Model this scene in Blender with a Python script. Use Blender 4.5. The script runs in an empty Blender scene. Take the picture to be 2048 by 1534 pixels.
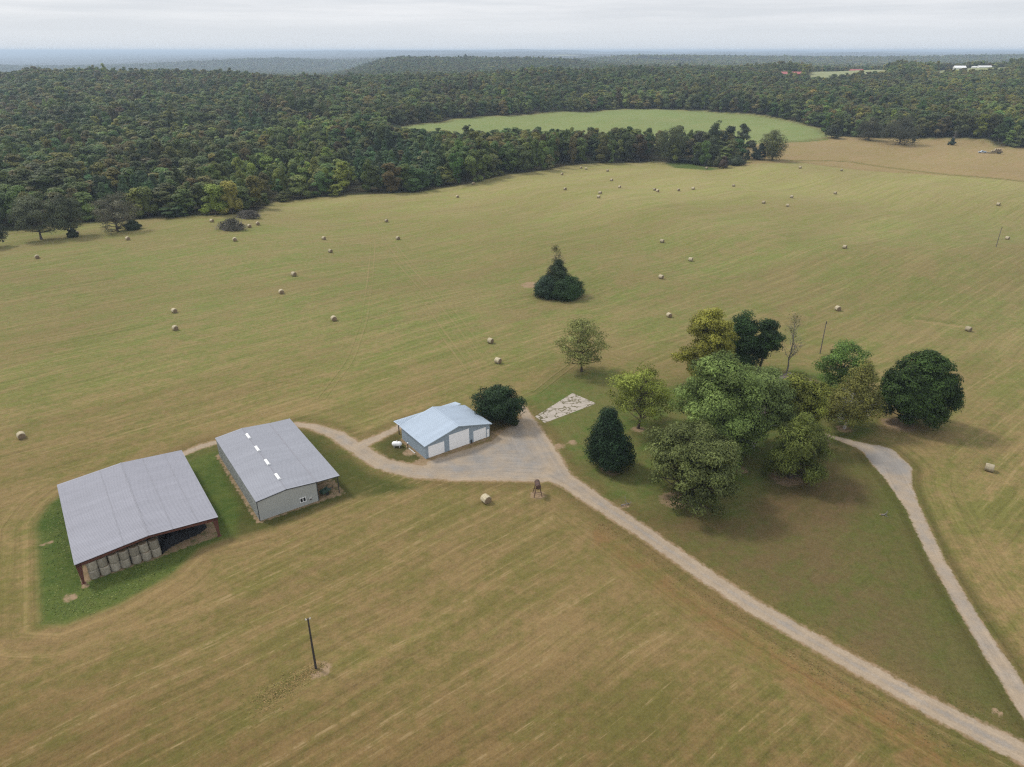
import bpy, math, random
import numpy as np
from math import radians, sin, cos, pi

# ---------------------------------------------------------------- camera, world, sun
SC = bpy.context.scene
COL = SC.collection
H = 81.25
FPX = 1404.48
PITCH = radians(25.375)
cam = bpy.data.cameras.new('camera')
cam_o = bpy.data.objects.new('camera', cam)
COL.objects.link(cam_o)
cam.sensor_fit = 'HORIZONTAL'
cam.sensor_width = 36.0
cam.lens = FPX / 2048 * 36.0
cam.clip_start = 0.5
cam.clip_end = 90000
cam_o.location = (0, 0, H)
cam_o.rotation_euler = (pi / 2 - PITCH, 0, 0)
SC.camera = cam_o

SUN_EL, SUN_AZ = radians(50), radians(-62)          # azimuth clockwise from +Y
world = bpy.data.worlds.new("World")
SC.world = world
world.use_nodes = True
nt = world.node_tree
nt.nodes.clear()
out = nt.nodes.new('ShaderNodeOutputWorld')
bg1 = nt.nodes.new('ShaderNodeBackground'); bg1.inputs['Strength'].default_value = 0.1
bg2 = nt.nodes.new('ShaderNodeBackground'); bg2.inputs['Strength'].default_value = 1.0
sky = nt.nodes.new('ShaderNodeTexSky'); sky.sky_type = 'NISHITA'; sky.sun_disc = False
sky.sun_elevation = SUN_EL; sky.sun_rotation = SUN_AZ % (2 * pi)
nt.links.new(sky.outputs[0], bg1.inputs['Color'])
tc = nt.nodes.new('ShaderNodeTexCoord')
mp = nt.nodes.new('ShaderNodeMapping'); mp.inputs['Scale'].default_value = (3.4, 3.4, 62.0)
nz = nt.nodes.new('ShaderNodeTexNoise'); nz.inputs['Scale'].default_value = 1.0
nz.inputs['Detail'].default_value = 6; nz.inputs['Roughness'].default_value = 0.58
nt.links.new(tc.outputs['Generated'], mp.inputs[0]); nt.links.new(mp.outputs[0], nz.inputs[0])
rp = nt.nodes.new('ShaderNodeValToRGB')
rp.color_ramp.elements[0].position = 0.40; rp.color_ramp.elements[0].color = (0.735, 0.765, 0.815, 1)
rp.color_ramp.elements[1].position = 0.66; rp.color_ramp.elements[1].color = (0.90, 0.912, 0.945, 1)
nt.links.new(nz.outputs[0], rp.inputs[0])
sep = nt.nodes.new('ShaderNodeSeparateXYZ'); nt.links.new(tc.outputs['Generated'], sep.inputs[0])
# overcast dome: brighter overhead than at the horizon
zr = nt.nodes.new('ShaderNodeMapRange'); zr.inputs['From Min'].default_value = 0.02; zr.inputs['From Max'].default_value = 0.9
zr.inputs['To Min'].default_value = 1.0; zr.inputs['To Max'].default_value = 1.5
nt.links.new(sep.outputs['Z'], zr.inputs['Value'])
mulw = nt.nodes.new('ShaderNodeVectorMath'); mulw.operation = 'SCALE'
hz = nt.nodes.new('ShaderNodeMapRange'); hz.inputs['From Min'].default_value = 0.0; hz.inputs['From Max'].default_value = 0.055
hz.interpolation_type = 'SMOOTHSTEP'
nt.links.new(sep.outputs['Z'], hz.inputs['Value'])
mixh = nt.nodes.new('ShaderNodeMix'); mixh.data_type = 'RGBA'
mixh.inputs['A'].default_value = (0.74, 0.79, 0.85, 1)
nt.links.new(hz.outputs[0], mixh.inputs['Factor']); nt.links.new(rp.outputs[0], mixh.inputs['B'])
nt.links.new(mixh.outputs['Result'], mulw.inputs[0]); nt.links.new(zr.outputs[0], mulw.inputs['Scale'])
nt.links.new(mulw.outputs[0], bg2.inputs['Color'])
mx = nt.nodes.new('ShaderNodeMixShader'); mx.inputs[0].default_value = 0.92
nt.links.new(bg1.outputs[0], mx.inputs[1]); nt.links.new(bg2.outputs[0], mx.inputs[2])
nt.links.new(mx.outputs[0], out.inputs['Surface'])

sl = bpy.data.lights.new('sun', 'SUN'); sl.energy = 2.6; sl.angle = radians(10); sl.color = (1.0, 0.95, 0.87)
so = bpy.data.objects.new('sun', sl); COL.objects.link(so)
so.rotation_euler = (pi / 2 - SUN_EL, 0, pi - SUN_AZ)
so.location = (-200, 100, 300)

SC.view_settings.view_transform = 'Standard'
SC.view_settings.look = 'None'
SC.view_settings.exposure = 0.0
SC.view_settings.gamma = 1.0
SC.view_settings.use_curve_mapping = False
SC.cycles.max_bounces = 6
SC.cycles.diffuse_bounces = 3
SC.cycles.use_denoising = False
SC.cycles.filter_width = 1.25

# ---------------------------------------------------------------- terrain
def sstep(a, b, x):
    t = np.clip((x - a) / (b - a), 0, 1)
    return t * t * (3 - 2 * t)

def rowz(px, y):        # height that shows at image row px at depth y
    return H - y * np.tan(PITCH - np.arctan((767 - px) / FPX))

FY = np.array([1700, 2200, 2900, 4000, 5500, 8000, 12000, 20000, 36000.])
FL = np.array([162, 158, 154, 149, 144, 134, 123.5, 112, 102])
FC = np.array([154, 146, 119, 127, 122, 115.5, 108.5, 101.2, 101.0])
FR = np.array([137, 136, 131, 125, 121, 116, 110.5, 104.5, 102.5])
_ly = np.log(FY)
_cut = np.where(FY < 6300, 16, 0)
_zl = rowz(FL, FY) - _cut; _zc = rowz(FC, FY) - _cut; _zr = rowz(FR, FY) - _cut

def terr(x, y):
    x = np.asarray(x, float); y = np.asarray(y, float)
    yy = np.maximum(y, 1.0)
    s = x / (yy + 80)
    und = (0.9 * np.sin(x / 47 + y / 73 + .6) + 0.7 * np.sin(x / 31 - y / 55) + 0.5 * np.sin(x / 19 + y / 27 + 2.))
    z = 1.7 * und * sstep(190, 330, y)
    swale = -4.0 * np.exp(-((x - 265 - (y - 350) * .5) / 40) ** 2 - ((y - 350) / 38) ** 2)
    swale += 2.6 * np.exp(-((x - 210) / 60) ** 2 - ((y - 300) / 30) ** 2)
    z = z + swale
    rise = 0.0405 * np.maximum(0, y - 575) * sstep(520, 680, y)
    right = sstep(0.22, 0.36, s)
    yr = 1290 + 60 * np.sin(s * 9) + 180 * right
    top = 0.0405 * (yr - 575)
    rise = np.minimum(rise, top + 0 * rise)
    drop = sstep(0, 480, y - yr - 40)
    near = z + rise + 3.5 * np.sin(x / 120 + 1.) * sstep(650, 1000, y) * np.sin(y / 170)
    ly = np.log(np.clip(yy, FY[0], FY[-1]))
    zl = np.interp(ly, _ly, _zl); zc = np.interp(ly, _ly, _zc); zr_ = np.interp(ly, _ly, _zr)
    q = sstep(4200, 7000, y); wl = sstep(-0.14, -0.24, s) * (1 - q) + sstep(-0.10, -0.62, s) * q; wr = sstep(0.06, 0.13, s)
    hill = 24 * np.exp(-((y - 2900) / 380) ** 2) * sstep(-0.40, -0.17, s)
    far = zc * (1 - wl) * (1 - wr) + zl * wl * (1 - wr) + zr_ * wr - 0 * hill
    amp = np.clip(yy * 0.0021, 0, 26) * sstep(30000, 18000, yy)
    far = far + amp * (np.abs(np.sin(yy / 1250. + 2.2 * s + .5 * np.sin(x / 800))) - .5 + np.sin(yy / 610. + 3 * s) * .2 + np.sin(x / 900 + yy / 1500) * .6 + .4 * np.sin(x / 420 - yy / 700.))
    far = far + 26 * np.exp(-((yy - 4700) / 450) ** 2) * sstep(.04, .16, s) + 34 * np.exp(-((yy - 5700) / 520) ** 2) * sstep(-.16, -.30, s) * (1 + .4 * np.sin(s * 14))
    far = far - sstep(25000, 36000, yy) * 10
    bump = 9 * np.exp(-((s - .47) / .14) ** 2 - ((y - 1640) / 190) ** 2) + 12 * np.exp(-((s - .62) / .08) ** 2 - ((y - 1650) / 190) ** 2)
    return near * (1 - drop) + far * drop + bump

def ray(px, py):
    dx = (px - 1024) / FPX; v = (767 - py) / FPX
    return np.array([dx, cos(PITCH) + v * sin(PITCH), -sin(PITCH) + v * cos(PITCH)])

_T = 45 * 1.0035 ** np.arange(0, 1800)
def P(px, py):
    d = ray(px, py)
    X = d[0] * _T; Y = d[1] * _T; Z = H + d[2] * _T - terr(X, Y)
    k = np.argmax(Z < 0)
    if k == 0: k = len(_T) - 1
    a, b = _T[k - 1], _T[k]
    for _ in range(24):
        m = (a + b) / 2
        if H + d[2] * m - terr(d[0] * m, d[1] * m) < 0: b = m
        else: a = m
    return np.array([d[0] * b, d[1] * b, float(terr(d[0] * b, d[1] * b))])

def zrow(y, py):
    a = (767 - py) / FPX; c, s = cos(PITCH), sin(PITCH)
    return H + y * (a * c - s) / (c + a * s)

def project(x, y, z):
    x = np.asarray(x); y = np.asarray(y); zz = np.asarray(z) - H
    d = y * cos(PITCH) - zz * sin(PITCH); u = y * sin(PITCH) + zz * cos(PITCH)
    d = np.maximum(d, .1)
    return 1024 + x / d * FPX, 767 - u / d * FPX, d

def poly(pts): return np.array([P(*p)[:2] for p in pts])

def inside(pl, X, Y):
    r = np.zeros(X.shape, bool); n = len(pl)
    for i in range(n):
        x1, y1 = pl[i]; x2, y2 = pl[(i + 1) % n]
        if y1 == y2: continue
        c = (y1 > Y) != (y2 > Y)
        r ^= c & (X < (x2 - x1) * (Y - y1) / (y2 - y1) + x1)
    return r

def pl_dist(pl, X, Y, w=None, closed=False):
    best = np.full(X.shape, 1e9); n = len(pl)
    for i in range(n if closed else n - 1):
        ax, ay = pl[i]; bx, by = pl[(i + 1) % n]
        vx, vy = bx - ax, by - ay
        t = np.clip(((X - ax) * vx + (Y - ay) * vy) / (vx * vx + vy * vy + 1e-9), 0, 1)
        d = np.hypot(X - ax - t * vx, Y - ay - t * vy)
        if w is not None: d = d - (w[i] * (1 - t) + w[i + 1] * t)
        best = np.minimum(best, d)
    return best

def sdf(pl, X, Y):
    d = pl_dist(pl, X, Y, closed=True)
    return np.where(inside(pl, X, Y), -d, d)

def S(r, g, b):          # picture colour -> base colour (the day's light is close to 1)
    f = lambda c: ((c / 255 + .055) / 1.055) ** 2.4 if c > 10 else c / 255 / 12.92
    return np.array([f(r), f(g), f(b)]) * GAIN
GAIN = 0.60

# ---------------------------------------------------------------- mesh and object helpers
def mesh_np(name, V, quads=None, tris=None, smooth=False, attrs=None, mats=(), midx=None):
    V = np.asarray(V, np.float32)
    q = np.zeros((0, 4), np.int32) if quads is None else np.asarray(quads, np.int32)
    t = np.zeros((0, 3), np.int32) if tris is None else np.asarray(tris, np.int32)
    me = bpy.data.meshes.new(name)
    me.vertices.add(len(V)); me.vertices.foreach_set('co', V.ravel())
    nl = q.size + t.size
    me.loops.add(nl)
    me.loops.foreach_set('vertex_index', np.concatenate([q.ravel(), t.ravel()]).astype(np.int32))
    me.polygons.add(len(q) + len(t))
    st = np.concatenate([np.arange(len(q)) * 4, q.size + np.arange(len(t)) * 3]).astype(np.int32)
    me.polygons.foreach_set('loop_start', st)
    me.polygons.foreach_set('use_smooth', np.full(len(st), bool(smooth)))
    for m in mats: me.materials.append(m)
    if midx is not None: me.polygons.foreach_set('material_index', np.asarray(midx, np.int32))
    for k, a in (attrs or {}).items():
        a = np.asarray(a, np.float32)
        if a.ndim == 1:
            at = me.attributes.new(k, 'FLOAT', 'POINT'); at.data.foreach_set('value', a)
        elif a.shape[1] == 2:
            at = me.attributes.new(k, 'FLOAT2', 'POINT'); at.data.foreach_set('vector', a.ravel())
        else:
            at = me.attributes.new(k, 'FLOAT_COLOR', 'POINT')
            at.data.foreach_set('color', np.c_[a, np.ones(len(a))].astype(np.float32).ravel())
    me.update(calc_edges=True); me.validate()
    return me

def link(name, me, parent=None, **props):
    o = bpy.data.objects.new(name, me); COL.objects.link(o)
    if parent is not None: o.parent = parent
    for k, v in props.items(): o[k] = v
    return o

def empty(name, loc, rz=0.0, label=None, category=None, group=None):
    o = bpy.data.objects.new(name, None); COL.objects.link(o)
    o.location = loc; o.rotation_euler = (0, 0, rz)
    o.empty_display_size = 0.5
    if label: o['label'] = label
    if category: o['category'] = category
    if group: o['group'] = group
    return o

class MB:
    """collects plain solids, then links them as one mesh object"""
    def __init__(s): s.V = []; s.Q = []; s.T = []; s.n = 0
    def add(s, v, q=(), t=()):
        v = np.asarray(v, float)
        s.V.append(v)
        for f in q: s.Q.append([i + s.n for i in f])
        for f in t: s.T.append([i + s.n for i in f])
        s.n += len(v)
        return s
    def box(s, x0, x1, y0, y1, z0, z1):
        v = [(x, y, z) for z in (z0, z1) for y in (y0, y1) for x in (x0, x1)]
        return s.add(v, [(0, 2, 3, 1), (4, 5, 7, 6), (0, 1, 5, 4), (2, 6, 7, 3), (0, 4, 6, 2), (1, 3, 7, 5)])
    def hexa(s, b, t):   # bottom 4, top 4 (ccw)
        return s.add(list(b) + list(t), [(3, 2, 1, 0), (4, 5, 6, 7), (0, 1, 5, 4), (1, 2, 6, 5), (2, 3, 7, 6), (3, 0, 4, 7)])
    def bar(s, a, b, w, h=None, up=(0, 0, 1)):
        a = np.array(a, float); b = np.array(b, float); h = w if h is None else h
        d = b - a; d /= np.linalg.norm(d)
        u = np.cross(d, up)
        if np.linalg.norm(u) < 1e-4: u = np.cross(d, (1, 0, 0))
        u /= np.linalg.norm(u); v = np.cross(u, d)
        u = u * w / 2; v = v * h / 2
        return s.hexa([a - u - v, a + u - v, a + u + v, a - u + v], [b - u - v, b + u - v, b + u + v, b - u + v])
    def tube(s, pts, rad, n=6, cap=True):
        v, q = tube_np(pts, rad, n)
        m = len(pts)
        t = []
        if cap:
            v = np.vstack([v, pts[0], pts[-1]])
            for k in range(n):
                t.append((n * m, (k + 1) % n, k)); t.append((n * m + 1, (m - 1) * n + k, (m - 1) * n + (k + 1) % n))
        return s.add(v, q, t)
    def build(s, name, mat, parent=None, smooth=False, attrs=None, **props):
        me = mesh_np(name, np.vstack(s.V), s.Q if s.Q else None, s.T if s.T else None, smooth, attrs, [mat])
        return link(name, me, parent, **props)

def tube_np(pts, rad, n=6):
    pts = np.asarray(pts, float); m = len(pts)
    rad = np.broadcast_to(np.asarray(rad, float), (m,))
    d = np.gradient(pts, axis=0); d /= np.linalg.norm(d, axis=1)[:, None] + 1e-9
    ref = np.array([0.3, 0.2, 0.93]) if abs(d[0][2]) < .8 else np.array([1., 0.1, 0])
    u = np.cross(d, ref); u /= np.linalg.norm(u, axis=1)[:, None] + 1e-9
    v = np.cross(d, u)
    a = np.arange(n) * 2 * pi / n
    ring = pts[:, None, :] + rad[:, None, None] * (np.cos(a)[None, :, None] * u[:, None, :] + np.sin(a)[None, :, None] * v[:, None, :])
    V = ring.reshape(-1, 3)
    i = np.arange(m - 1)[:, None] * n; k = np.arange(n)[None, :]; k2 = (k + 1) % n
    Q = np.stack([i + k, i + k2, i + n + k2, i + n + k], -1).reshape(-1, 4)
    return V, Q

# ---------------------------------------------------------------- materials
def new_mat(name):
    m = bpy.data.materials.new(name); m.use_nodes = True
    return m, m.node_tree, m.node_tree.nodes['Principled BSDF']

def N(t, kind, **inp):
    n = t.nodes.new(kind)
    for k, v in inp.items():
        if k.startswith('_'): setattr(n, k[1:], v)
        else: n.inputs[k].default_value = v
    return n

def mixc(t, fac, a, b, blend='MIX'):
    n = t.nodes.new('ShaderNodeMix'); n.data_type = 'RGBA'; n.blend_type = blend
    for s, v in (('Factor', fac), ('A', a), ('B', b)):
        if hasattr(v, 'links') or isinstance(v, bpy.types.NodeSocket): t.links.new(v, n.inputs[s])
        elif s == 'Factor': n.inputs[s].default_value = v
        else: n.inputs[s].default_value = tuple(v) + ((1,) if len(v) == 3 else ())
    return n.outputs['Result']

def mth(t, op, a, b=0.0, clamp=False):
    n = t.nodes.new('ShaderNodeMath'); n.operation = op; n.use_clamp = clamp
    for i, v in ((0, a), (1, b)):
        if isinstance(v, bpy.types.NodeSocket): t.links.new(v, n.inputs[i])
        else: n.inputs[i].default_value = v
    return n.outputs[0]

def ramp(t, v, lo, hi, a=0.0, b=1.0):
    n = t.nodes.new('ShaderNodeMapRange'); n.interpolation_type = 'SMOOTHSTEP'
    n.inputs['From Min'].default_value = lo; n.inputs['From Max'].default_value = hi
    n.inputs['To Min'].default_value = a; n.inputs['To Max'].default_value = b
    t.links.new(v, n.inputs['Value'])
    return n.outputs[0]

def noise(t, vec, scale, detail=4, rough=.55, dims='3D'):
    n = t.nodes.new('ShaderNodeTexNoise'); n.noise_dimensions = dims
    n.inputs['Scale'].default_value = scale; n.inputs['Detail'].default_value = detail; n.inputs['Roughness'].default_value = rough
    if vec is not None: t.links.new(vec, n.inputs['Vector'])
    return n.outputs[0]

def scaled(t, vec, sc, off=(0, 0, 0)):
    n = t.nodes.new('ShaderNodeMapping'); n.inputs['Scale'].default_value = sc; n.inputs['Location'].default_value = off
    t.links.new(vec, n.inputs[0]); return n.outputs[0]

def attr(t, name, kind='GEOMETRY'):
    n = t.nodes.new('ShaderNodeAttribute'); n.attribute_name = name; n.attribute_type = kind
    return n

def simple(name, col, rough=.6, metal=0.0, var=.12, vscale=1.5, spec=.3, bump=0.0):
    m, t, b = new_mat(name)
    tc_ = t.nodes.new('ShaderNodeTexCoord')
    n1 = noise(t, tc_.outputs['Object'], vscale, 5, .6)
    n2 = noise(t, tc_.outputs['Object'], vscale * 7, 3, .6)
    k = mth(t, 'ADD', mth(t, 'MULTIPLY', n1, 1.4), mth(t, 'MULTIPLY', n2, .6))
    k = mth(t, 'SUBTRACT', k, 1.0)
    k = mth(t, 'ADD', mth(t, 'MULTIPLY', k, var * 2.2), 1.0)
    vm = t.nodes.new('ShaderNodeVectorMath'); vm.operation = 'SCALE'
    vm.inputs[0].default_value = col; t.links.new(k, vm.inputs['Scale'])
    t.links.new(vm.outputs[0], b.inputs['Base Color'])
    b.inputs['Roughness'].default_value = rough; b.inputs['Metallic'].default_value = metal
    b.inputs['Specular IOR Level'].default_value = spec
    if bump:
        bn = t.nodes.new('ShaderNodeBump'); bn.inputs['Strength'].default_value = bump; bn.inputs['Distance'].default_value = .05
        t.links.new(n2, bn.inputs['Height']); t.links.new(bn.outputs[0], b.inputs['Normal'])
    return m

def ground_material():
    m, t, b = new_mat('ground_cover')
    geo = t.nodes.new('ShaderNodeNewGeometry'); pos = geo.outputs['Position']
    gcol = attr(t, 'green').outputs['Color']; bcol = attr(t, 'brown').outputs['Color']
    mow = attr(t, 'mow').outputs['Vector']; head = attr(t, 'head').outputs['Vector']; hw = attr(t, 'headw').outputs['Fac']
    mown = attr(t, 'mown').outputs['Fac']
    warp = t.nodes.new('ShaderNodeTexNoise'); warp.inputs['Scale'].default_value = .02; warp.inputs['Detail'].default_value = 2
    t.links.new(pos, warp.inputs['Vector'])
    ws = t.nodes.new('ShaderNodeVectorMath'); ws.operation = 'SCALE'; ws.inputs['Scale'].default_value = 5.0
    t.links.new(warp.outputs['Color'], ws.inputs[0])
    mo = t.nodes.new('ShaderNodeVectorMath'); mo.operation = 'ADD'
    t.links.new(mow, mo.inputs[0]); t.links.new(ws.outputs[0], mo.inputs[1]); mow2 = mo.outputs[0]
    # patches of green and of dry brown, drawn out along the mowing
    pa = noise(t, scaled(t, mow2, (.024, .060, 1)), 1.0, 5, .62)
    pb = noise(t, scaled(t, mow2, (.13, .27, 1), (31, 7, 0)), 1.0, 4, .6)
    pc = noise(t, pos, .55, 5, .7)
    k = mth(t, 'ADD', mth(t, 'MULTIPLY', pa, .42), mth(t, 'ADD', mth(t, 'MULTIPLY', pb, .34), mth(t, 'MULTIPLY', pc, .40)))
    k = ramp(t, k, .48, .70)
    base = mixc(t, k, bcol, gcol)
    # mowing streaks
    def streak(vec, off):
        a = noise(t, scaled(t, vec, (.014, .85, 1), off), 1.0, 3, .6)
        c = noise(t, scaled(t, vec, (.06, 3.0, 1), off), 1.0, 5, .75)
        return mth(t, 'ADD', mth(t, 'MULTIPLY', a, .55), mth(t, 'MULTIPLY', c, .45))
    s1 = streak(mow2, (0, 0, 0)); s2 = streak(head, (11, 5, 0))
    mf = t.nodes.new('ShaderNodeMix'); mf.data_type = 'FLOAT'
    t.links.new(hw, mf.inputs['Factor']); t.links.new(s1, mf.inputs['A']); t.links.new(s2, mf.inputs['B'])
    st = mf.outputs['Result']
    amp = mth(t, 'MULTIPLY', mth(t, 'SUBTRACT', st, .5), mth(t, 'MULTIPLY', mown, 1.25))
    fine = noise(t, pos, 2.6, 5, .75)
    mid = noise(t, pos, .8, 4, .65)
    grain = mth(t, 'ADD', mth(t, 'MULTIPLY', mth(t, 'SUBTRACT', fine, .5), 1.15), mth(t, 'MULTIPLY', mth(t, 'SUBTRACT', mid, .5), .65))
    br = mth(t, 'ADD', mth(t, 'ADD', 1.0, amp), grain)
    vm = t.nodes.new('ShaderNodeVectorMath'); vm.operation = 'SCALE'
    t.links.new(base, vm.inputs[0]); t.links.new(br, vm.inputs['Scale'])
    big = ramp(t, noise(t, scaled(t, mow, (.006, .016, 1), (5, 2, 0)), 1.0, 3, .55), .36, .66)
    c = mixc(t, mth(t, 'MULTIPLY', mth(t, 'SUBTRACT', 1.0, big), mth(t, 'MULTIPLY', mown, .24)), vm.outputs[0], S(120, 98, 64))
    # leftover pale straw lying in the windrow lines
    sp = noise(t, scaled(t, pos, (.5, .5, .5), (4, 9, 0)), 1.0, 4, .7)
    straw = mth(t, 'MULTIPLY', ramp(t, st, .548, .61), ramp(t, sp, .44, .62))
    straw = mth(t, 'MULTIPLY', straw, mth(t, 'MULTIPLY', mown, mth(t, 'SUBTRACT', 1.0, mth(t, 'MULTIPLY', hw, .65))))
    sa = attr(t, 'straw').outputs['Fac']
    straw = mth(t, 'ADD', mth(t, 'MULTIPLY', straw, .75), mth(t, 'MULTIPLY', sa, ramp(t, fine, .3, .6, .35, 1.0)), True)
    c = mixc(t, straw, c, S(176, 152, 110))
    # bare dirt
    da = attr(t, 'dirt').outputs['Fac']
    dn = noise(t, pos, .9, 5, .7)
    dm = ramp(t, mth(t, 'ADD', da, mth(t, 'MULTIPLY', mth(t, 'SUBTRACT', dn, .5), .9)), .42, .72)
    dcol = mixc(t, noise(t, pos, .5, 4), S(158, 128, 98), S(192, 168, 138))
    c = mixc(t, dm, c, dcol)
    # gravel
    ga = attr(t, 'gravel').outputs['Fac']
    gn = noise(t, pos, 1.3, 5, .7)
    gm = ramp(t, mth(t, 'ADD', ga, mth(t, 'MULTIPLY', mth(t, 'ADD', mth(t, 'MULTIPLY', mth(t, 'SUBTRACT', noise(t, pos, .38, 4, .6), .5), 1.0), mth(t, 'SUBTRACT', gn, .5)), .8)), .34, .66)
    tan = attr(t, 'tan').outputs['Fac']
    gk = mth(t, 'ADD', tan, mth(t, 'MULTIPLY', mth(t, 'SUBTRACT', noise(t, pos, .22, 5, .68), .5), 2.6), True)
    gc = mixc(t, gk, S(166, 160, 153), S(190, 171, 147))
    gl = mth(t, 'ADD', 1.0, mth(t, 'ADD', mth(t, 'MULTIPLY', mth(t, 'SUBTRACT', noise(t, pos, 3.0, 4, .8), .5), .7), mth(t, 'MULTIPLY', mth(t, 'SUBTRACT', noise(t, pos, .35, 4, .7), .5), .5)))
    gl = mth(t, 'ADD', gl, mth(t, 'MULTIPLY', mth(t, 'SUBTRACT', noise(t, scaled(t, attr(t, 'lane').outputs['Vector'], (.03, 1.9, 1)), 1.0, 3, .6), .5), .5))
    gv = t.nodes.new('ShaderNodeVectorMath'); gv.operation = 'SCALE'
    t.links.new(gc, gv.inputs[0]); t.links.new(gl, gv.inputs['Scale'])
    c = mixc(t, gm, c, gv.outputs[0])
    t.links.new(c, b.inputs['Base Color'])
    b.inputs['Roughness'].default_value = .95; b.inputs['Specular IOR Level'].default_value = .05
    bn = t.nodes.new('ShaderNodeBump'); bn.inputs['Strength'].default_value = .55; bn.inputs['Distance'].default_value = .18
    t.links.new(mth(t, 'ADD', fine, mth(t, 'MULTIPLY', st, .8)), bn.inputs['Height'])
    t.links.new(bn.outputs[0], b.inputs['Normal'])
    return m

def foliage_material():
    m, t, b = new_mat('foliage')
    tint = attr(t, 'tint', 'INSTANCER').outputs['Color']
    tone = attr(t, 'tone').outputs['Fac']
    tcn = t.nodes.new('ShaderNodeTexCoord')
    n = noise(t, tcn.outputs['Object'], .55, 3)
    k = mth(t, 'MULTIPLY', tone, mth(t, 'ADD', .62, mth(t, 'MULTIPLY', n, .76)))
    vm = t.nodes.new('ShaderNodeVectorMath'); vm.operation = 'SCALE'
    t.links.new(tint, vm.inputs[0]); t.links.new(k, vm.inputs['Scale'])
    hs = t.nodes.new('ShaderNodeHueSaturation')
    t.links.new(mth(t, 'ADD', .488, mth(t, 'MULTIPLY', noise(t, tcn.outputs['Object'], 1.3, 2), .026)), hs.inputs['Hue'])
    t.links.new(vm.outputs[0], hs.inputs['Color'])
    c = hs.outputs[0]
    b.inputs['Roughness'].default_value = .55; b.inputs['Specular IOR Level'].default_value = .12
    t.links.new(c, b.inputs['Base Color'])
    tr = t.nodes.new('ShaderNodeBsdfTranslucent'); t.links.new(c, tr.inputs['Color'])
    ms = t.nodes.new('ShaderNodeMixShader'); ms.inputs[0].default_value = .33
    t.links.new(b.outputs[0], ms.inputs[1]); t.links.new(tr.outputs[0], ms.inputs[2])
    t.links.new(ms.outputs[0], t.nodes['Material Output'].inputs['Surface'])
    return m

def grass_material():
    m, t, b = new_mat('grass_blades')
    c = attr(t, 'col').outputs['Color']
    b.inputs['Roughness'].default_value = .7; b.inputs['Specular IOR Level'].default_value = .15
    t.links.new(c, b.inputs['Base Color'])
    return m

def metal_sheet(name, col, rough=.7, metal=0.0, spec=.2, line=.3):
    m, t, b = new_mat(name)
    tcn = t.nodes.new('ShaderNodeTexCoord')
    n1 = noise(t, scaled(t, tcn.outputs['Object'], (.12, .5, .3)), 1.0, 5, .6)
    n2 = noise(t, tcn.outputs['Object'], 4.0, 4, .7)
    sx = t.nodes.new('ShaderNodeSeparateXYZ'); t.links.new(tcn.outputs['Object'], sx.inputs[0])
    wn = t.nodes.new('ShaderNodeTexWhiteNoise'); wn.noise_dimensions = '1D'
    t.links.new(mth(t, 'FLOOR', mth(t, 'MULTIPLY', sx.outputs['Y'], 1.1)), wn.inputs['W'])          # sheet by sheet
    scr = ramp(t, mth(t, 'ABSOLUTE', mth(t, 'SUBTRACT', mth(t, 'FRACT', mth(t, 'MULTIPLY', sx.outputs['X'], .55)), .5)), .0, .05, -.06, 0)   # screw rows
    stn = ramp(t, noise(t, scaled(t, tcn.outputs['Object'], (.25, 2.2, .6), (3, 1, 0)), 1.0, 5, .7), .56, .78, 0, -.09)    # run-off stains
    k = mth(t, 'ADD', .80, mth(t, 'ADD', mth(t, 'MULTIPLY', n1, .3), mth(t, 'MULTIPLY', n2, .16)))
    k = mth(t, 'ADD', k, mth(t, 'ADD', mth(t, 'MULTIPLY', wn.outputs[0], .04), mth(t, 'ADD', scr, stn)))
    vm = t.nodes.new('ShaderNodeVectorMath'); vm.operation = 'SCALE'
    vm.inputs[0].default_value = col; t.links.new(k, vm.inputs['Scale'])
    t.links.new(vm.outputs[0], b.inputs['Base Color'])
    b.inputs['Roughness'].default_value = rough; b.inputs['Metallic'].default_value = metal
    b.inputs['Specular IOR Level'].default_value = spec
    return m

def water_material():
    m, t, b = new_mat('pond_water')
    b.inputs['Base Color'].default_value = (.03, .035, .03, 1)
    b.inputs['Roughness'].default_value = .06; b.inputs['Specular IOR Level'].default_value = .6
    geo = t.nodes.new('ShaderNodeNewGeometry')
    bn = t.nodes.new('ShaderNodeBump'); bn.inputs['Strength'].default_value = .08
    t.links.new(noise(t, geo.outputs['Position'], .8, 3), bn.inputs['Height']); t.links.new(bn.outputs[0], b.inputs['Normal'])
    return m

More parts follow.
